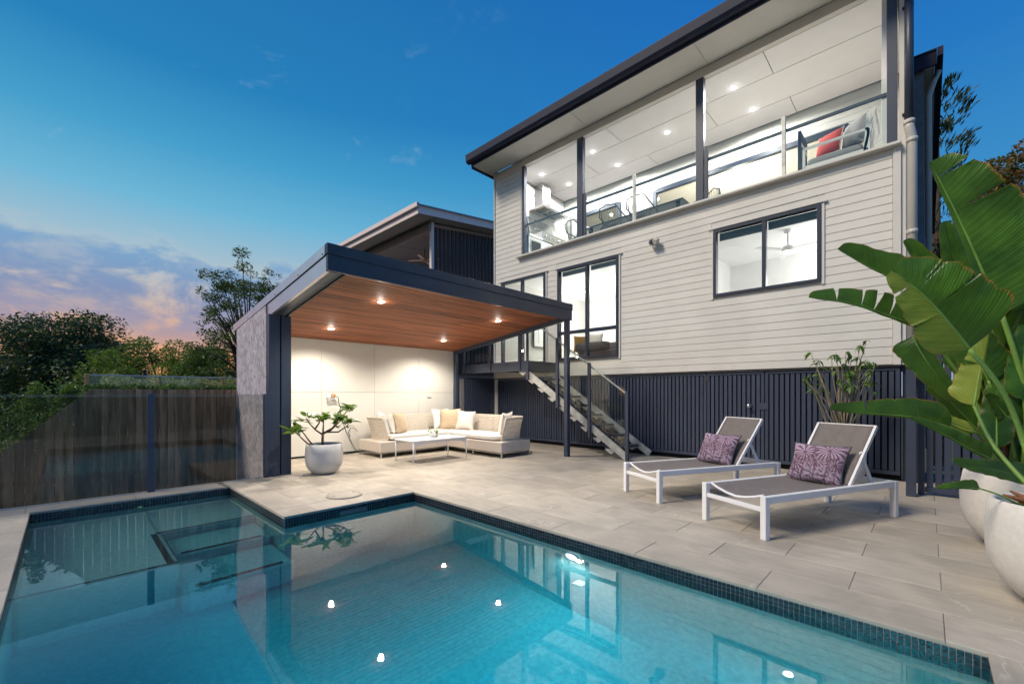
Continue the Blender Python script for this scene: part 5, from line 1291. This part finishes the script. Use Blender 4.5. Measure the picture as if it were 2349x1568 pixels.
# dense dark planting behind the right fence
rngp = random.Random(61)
for k in range(7):
    a = k * 2.3; q = MB(); x, y = 5.07 + .07 * cos(a), -.5 + .07 * sin(a); q.tube([(x, y, .54), (x + .02 * cos(a), y + .02 * sin(a), .75), (x + .06 * cos(a), y + .06 * sin(a), 1.0 + .05 * k % .2)], [.035, .028, .006], 8); q.build('dry_sheath', 'sheath' if k % 2 else 'stalk', bp2, (0, 0, 0), True)
for k in range(5):
    a = k * 1.7 + 1.9; q = MB(); x, y = 3.80 + .03 * cos(a), -.46 + .03 * sin(a); q.tube([(x, y, .54), (x + .05 * cos(a), y + .05 * sin(a), .60), (x + .12 * cos(a), y + .12 * sin(a), .62)], [.02, .016, .006], 8); q.build('dry_sheath', 'sheath', bp1, (0, 0, 0), True)

# ================================================================= LEFT BACKGROUND
pf = thing('paling_fence', (.6, 8.5, -.9), 'dark weathered timber paling fence with sloping top behind the glass', 'fence')
x = 2.045; random.seed(5)
while x > -3.2:
    w_ = random.uniform(.088, .097); xa = x - w_; top = 1.27 if xa > .25 else 1.27 - (0.27 - xa) * 1.0
    tr_ = 1.27 if x > .25 else 1.27 - (0.27 - x) * 1.0
    if tr_ < -.8: break
    th = random.uniform(0, .006)
    q = MB(); v = [(xa + .006, 8.5 - th, -1.4), (x - .002, 8.5 - th, -1.4), (x - .002, 8.5 - th, tr_), (xa + .006, 8.5 - th, top)]
    v += [(a, 8.52 - th, c) for a, b, c in v]; q.add(v, [(0, 1, 2, 3), (7, 6, 5, 4), (0, 4, 5, 1), (1, 5, 6, 2), (2, 6, 7, 3), (3, 7, 4, 0)]); q.build('paling', 'paling', pf)
    x = xa
box('fence_rail', .3, 2.05, 8.522, 8.56, .9, .98, 'paling', pf); box('fence_rail', -.6, 2.05, 8.522, 8.56, .0, .08, 'paling', pf)
random.seed(9)

def leaf_cloud(centers, n, size, name, m, par, flat=.6, rng=None, jit=.25):
    """many small leaf faces spread through lumpy clumps (cx,cy,cz,rx,ry,rz)"""
    rng = rng or random; v = []; f = []
    wts = [c[3] * c[4] * c[5] for c in centers]; tot = sum(wts)
    for c, wt in zip(centers, wts):
        k = int(n * wt / tot)
        for _ in range(k):
            a = rng.uniform(0, 2 * pi); cz = rng.uniform(-1, 1); r = rng.random() ** .28 * (1 + rng.uniform(-jit, jit) * .5)
            s_ = math.sqrt(1 - cz * cz); p = Vector((c[0] + c[3] * r * s_ * cos(a), c[1] + c[4] * r * s_ * sin(a), c[2] + c[5] * r * cz))
            d = Vector((rng.gauss(0, 1), rng.gauss(0, 1), rng.gauss(0, flat))).normalized(); u = d.cross(Vector((rng.gauss(0, 1), rng.gauss(0, 1), rng.gauss(0, 1)))).normalized()
            L = size * rng.uniform(.6, 1.3); w_ = L * .42; b = len(v)
            v += [p - d * L * .5, p + u * w_ * .5, p + d * L * .5, p - u * w_ * .5]; f.append((b, b + 1, b + 2, b + 3))
    me = newmesh(name, v, f); return link(name, me, m, par)
def blob_clumps(c, R, n, rr, rng, flat=1.0, shell=True):
    out = []
    for _ in range(n):
        a = rng.uniform(0, 2 * pi); cz = rng.uniform(-.5, 1); s_ = math.sqrt(max(0, 1 - cz * cz)); k = rng.uniform(.55, 1.0) if shell else rng.random()
        r = rr * rng.uniform(.6, 1.25); out.append((c[0] + R[0] * k * s_ * cos(a), c[1] + R[1] * k * s_ * sin(a), c[2] + R[2] * k * cz, r, r, r * .7 * flat))
    return out
def tree(name, base_, crown, R, n, rr, nl, size, m, label, seed, trunk=.2, inner=True):
    rng = random.Random(seed); t = thing(name, base_, label, 'tree'); cl = blob_clumps(crown, R, n, rr, rng)
    q = MB(); q.tube([base_, Vector(base_).lerp(Vector(crown), .5) + Vector((.2, .1, 0)), crown], [trunk, trunk * .7, trunk * .35], 10); q.build('trunk', 'trunk', t, (0, 0, 0), True)
    lb_ = MB()
    for c in cl[::2]:
        s_ = Vector(base_).lerp(Vector(crown), rng.uniform(.45, .9)); e_ = Vector(c[:3]); md = s_.lerp(e_, .5) + Vector((0, 0, .1 * (e_ - s_).length)); lb_.tube([s_, md, e_], [trunk * .3, trunk * .18, trunk * .05], 6, False)
    lb_.build('limb', 'trunk', t, (0, 0, 0), True)
    if inner: cl = cl + [(crown[0], crown[1], crown[2], R[0] * .7, R[1] * .7, R[2] * .65)]
    leaf_cloud(cl, nl, size, 'crown', m, t, rng=rng); return t
# big dark tree far left
tree('broad_dark_tree', (.1, 31.5, -2.2), (.0, 31.5, 1.2), (3.7, 3.9, 4.0), 130, .9, 75000, .17, 'mango', 'big round dark leafed tree at the far left behind the hedge', 3, .35)
# bright understory and middle bushes
tree('leafy_tree', (3.2, 26.0, -2.2), (3.2, 26.0, 1.7), (2.8, 2.4, 2.1), 60, .6, 26000, .13, 'bush', 'bright green tree against the sunset between two darker trees', 8, .2, False)
tree('leafy_tree', (5.0, 24.5, -2.2), (5.0, 24.5, 1.9), (1.9, 1.8, 1.9), 44, .55, 18000, .12, 'fine', 'darker green tree right of the bright green one', 9, .2)
tree('tall_airy_tree', (5.0, 18.9, -2.2), (4.85, 18.6, 3.3), (1.8, 1.7, 3.3), 130, .27, 12500, .10, 'fine', 'tall airy tree whose top rises above the pavilion edge', 14, .14, False)
tree('leafy_tree', (-5.5, 27.0, -2.2), (-5.5, 27.0, -.4), (3.0, 2.5, 1.6), 40, .6, 15000, .14, 'bush', 'yellow green tree at the left edge below the dark tree', 17, .2)
tree('leafy_tree', (.4, 22.0, -2.2), (.4, 22.5, -.6), (2.0, 1.8, .9), 40, .5, 12000, .12, 'bush', 'low yellow green tree beneath the big dark tree', 19, .15)
# far wood on the horizon
rng = random.Random(4); cl = []
for i in range(150):
    a = radians(rng.uniform(56, 122)); d = rng.uniform(60, 78); r = rng.uniform(2.2, 4.2); cl.append((d * cos(a), d * sin(a), -1.2 + rng.uniform(-1, .6), r, r, r * .75))
o = leaf_cloud(cl, 45000, .9, 'distant_wood', 'fine', None, rng=rng); tag(o, kind='stuff')
# hedge behind the fence, lower hedge to the left
def hedge(name, cl, n, size, m, label, seed, cat='hedge'):
    rng = random.Random(seed); o = leaf_cloud(cl, n, size, name, m, None, rng=rng); tag(o, label, cat); return o
cl = [(-3.6 + i * .30, 9.9 + (i % 3) * .22, .35 + .1 * sin(i * 1.7) + min(.40, i * .035), .34, .4, .62) for i in range(14)] + [(-3.6 + i * .32, 9.8, -.5, .34, .45, .7) for i in range(13)]
hedge('clipped_hedge', cl, 30000, .055, 'hedge', 'dark clipped hedge stepping down at the far left beyond the sloping fence', 6)
q = [( .30 + i * .15, 8.78 + .03 * sin(i * 2), 1.27 + .02 * sin(i * 2.3), .13, .10, .075) for i in range(14)]
hedge('ivy_top', q, 5000, .045, 'hedge', 'strip of glossy green leaves along the flat fence top', 7, 'ivy')
q = [(.55 + i * .17, 9.35 + .1 * sin(i * 1.3), 1.36 + .05 * sin(i * 2.1 + 1), .17, .15, .13) for i in range(13)]
hedge('flowering_shrub', q, 7000, .035, 'flowerhedge', 'pale flowering shrubs behind the neighbour glass rail', 8, 'shrub')
q = [(.02 + .03 * i, 9.5, 1.12 + .07 * i, .12, .1, .10) for i in range(3)] + [(-.28, 9.4, 1.25, .10, .08, .15), (-.3, 9.4, 1.05, .16, .12, .12)]
hedge('hedge_shoots', q, 1500, .05, 'shrubleaf', 'light green shoots rising above the hedge left of the timber post', 18, 'shrub')
t = thing('neighbour_balustrade', (1.1, 9.1, .9), 'neighbour glass balustrade with pale rail and timber end post', 'balustrade')
box('end_post', .22, .275, 9.07, 9.13, .6, 1.50, 'rawpost', t); box('rail', .276, 2.6, 9.085, 9.115, 1.475, 1.497, 'galv', t)
for x in (1.10, 1.98): box('post', x - .012, x + .012, 9.08, 9.12, .7, 1.474, 'rawpost', t)
for a, b in ((.28, 1.085), (1.115, 1.965), (1.995, 2.6)): box('glass_panel', a, b, 9.096, 9.104, .8, 1.474, 'gglass', t, 0)

# ================================================================= NEIGHBOUR HOUSE
nh = thing('neighbour_house', (12, 16, -2.2), 'neighbouring house with white edged skillion roof and dark slatted verandah', 'house')
RZ = .118   # roof rises slightly along x
def nz(x): return (x - 9.0) * RZ
q = MB(); v = []
for y in (13.4, 24.0):
    for x in (9.0, 16.0): v += [(x, y, 7.86 + nz(x)), (x, y, 8.13 + nz(x) - .02)]
# order: (9,13.4,lo),(9,13.4,hi),(16,13.4,lo),(16,13.4,hi),(9,24..)...
q.add(v, [(0, 2, 3, 1), (4, 5, 7, 6), (0, 1, 5, 4), (2, 6, 7, 3), (1, 3, 7, 5)]); q.build('roof', 'nwhite', nh)
def nplane(name, x0_, x1_, y0_, y1_, zo, m, th=.02):
    q = MB(); v = []
    for y in (y0_, y1_):
        for x in (x0_, x1_): v += [(x, y, zo + nz(x)), (x, y, zo + th + nz(x))]
    q.add(v, [(0, 2, 3, 1), (4, 5, 7, 6), (0, 1, 5, 4), (2, 6, 7, 3), (1, 3, 7, 5), (0, 4, 6, 2)]); q.build(name, m, nh)
nplane('eave_soffit', 9.03, 16, 13.43, 24, 7.83, 'nsoff', .025)
nplane('front_fascia', 9.0, 16, 13.37, 13.398, 7.80, 'nwhite', .20)
q = MB(); q.box(8.96, 8.998, 13.37, 24, 7.78, 7.96); q.build('side_fascia', 'nwhite', nh)
q = MB(); q.box(8.86, 8.958, 13.3, 24, 8.0, 8.16); q.build('roof_gutter', 'nwhite', nh)
nplane('roof_cap', 8.9, 16, 13.30, 13.36, 8.06, 'nsoff', .06)
box('verandah_beam', 9.85, 10.0, 13.95, 24, 7.55, 7.86, 'nsoff', nh)
box('verandah_post', 9.93, 10.06, 13.90, 14.03, -2, 7.90, 'nwhite', nh); box('verandah_post', 9.93, 10.06, 18.6, 18.73, -2, 7.85, 'nwhite', nh)
n = 22
for i in range(n): x = 10.12 + i * .205; box('screen_slat', x, x + .13, 13.93, 13.99, 2, 7.68 + nz(x) - .06, 'ndark', nh, .004)
for i in range(n): x = 10.10 + i * .205; box('slat_clip', x, x + .05, 13.90, 13.93, 6.60 - .0 * i, 6.66, 'ndark', nh)
box('floor_edge', 9.9, 16, 13.9, 24, 4.8, 5.0, 'nwhite', nh); box('lower_wall', 10, 16, 14, 24, -2.2, 4.8, 'conc', nh)
box('verandah_back_wall', 13.4, 13.5, 14, 24, 5, 8.0, 'nsoff', nh, 0); box('verandah_end_wall', 10, 13.4, 23.9, 24, 5, 8.0, 'nsoff', nh, 0)
nplane('verandah_ceiling', 10.02, 13.4, 14.0, 23.9, 7.74, 'nsoff', .02)
for y in (15.6, 17.4, 19.4): nplane('ceiling_joint', 10.05, 13.4, y, y + .03, 7.735, 'ndark', .004)
q = MB(); q.bar((10.0, 13.96, 6.02), (10.0, 18.6, 6.02), .06, .08); q.build('verandah_rail', 'nwhite', nh)
t = thing('verandah_fan', (11.2, 16.2, 7.4), 'pale ceiling fan under the neighbour verandah roof', 'ceiling fan')
q = MB(); q.lathe([(.02, .6), (.02, .2), (.10, .18), (.13, .08), (.1, 0), (.0005, -.02)], n=20); q.build('motor', 'rawpost', t, (11.2, 16.2, 7.1), True)
for k in range(4):
    q = MB(); q.bar((.1, 0, .08), (.75, 0, .08), .14, .01); q.build('blade', 'nwhite', t, (11.2, 16.2, 7.1), False, (0, 0, radians(35 + 90 * k)))

# ================================================================= TREES AT THE RIGHT
cl = [(8.4 + .3 * sin(i), -.9 - i * .3, 1.2 + .5 * sin(i * 1.3), .5, .4, .7) for i in range(10)]
hedge('garden_shrub', cl, 14000, .11, 'mango', 'dark garden shrub rising behind the navy batten fence at the right', 44, 'shrub')
tree('rusty_leafed_tree', (24.5, -3.2, -2), (24.5, -2.9, 8.4), (2.5, 2.3, 2.0), 60, .55, 16000, .15, 'autumn', 'tree with rusty and green leaves at the right edge above the big leaves', 31, .16, False)
tree('dark_bushy_tree', (19, -.9, -2), (19, -.9, 4.2), (2.2, 1.3, 2.0), 40, .6, 13000, .14, 'pine', 'dark bushy tree low beside the house corner', 33, .2)
t = thing('norfolk_pine', (27, -.9, -2), 'dark norfolk pine with upswept branches beside the house eave', 'tree'); rng = random.Random(12)
q = MB(); q.tube([(27, -.3, -2), (27, -.3, 15)], [.3, .08], 10); q.build('trunk', 'trunk', t, (0, 0, 0), True)
v = []; f = []
for tier in range(12):
    zt = 3.2 + tier * .95; R = 1.7 - tier * .05
    for k in range(4):
        a = 2 * pi * k / 4 + tier * .9; e_ = Vector((27 + R * cos(a), -.3 + R * .9 * sin(a), zt + .5)); s_ = Vector((27, -.3, zt))
        for j in range(70):
            u = .35 + .65 * rng.random(); c = s_.lerp(e_, u) + Vector((0, 0, .25 * u * u)); d = (e_ - s_).normalized(); w_ = .38 * (1.15 - u) + .14
            p = c + Vector((rng.gauss(0, w_ * .5), rng.gauss(0, w_ * .5), rng.gauss(0, w_ * .25))); dd = (d * .8 + Vector((rng.gauss(0, .4), rng.gauss(0, .4), .7))).normalized(); uu = dd.cross(Vector((rng.gauss(0, 1), rng.gauss(0, 1), rng.gauss(0, 1)))).normalized(); L = .36; b = len(v)
            v += [p, p + dd * L * .5 + uu * .035, p + dd * L, p + dd * L * .5 - uu * .035]; f.append((b, b + 1, b + 2, b + 3))
link('crown', newmesh('crown', v, f), 'pine', t)
q = MB()
for dz, dy in ((0, 0), (-.25, .2)): q.tube([(20, .6, 5.4 + dz), (22, -1.8, 5.55 + dz), (24, -5, 5.9 + dz)], .018, 5)
tag(q.build('power_line', 'black', None, (0, 0, 0), True), 'thin black overhead wires crossing the sky right of the house', 'wire')
# garden ground beyond the right fence
q = MB(); q.box(7.2, 9.5, -3.5, .2, -.5, -.05); tag(q.build('side_path', 'conc'), kind='structure')
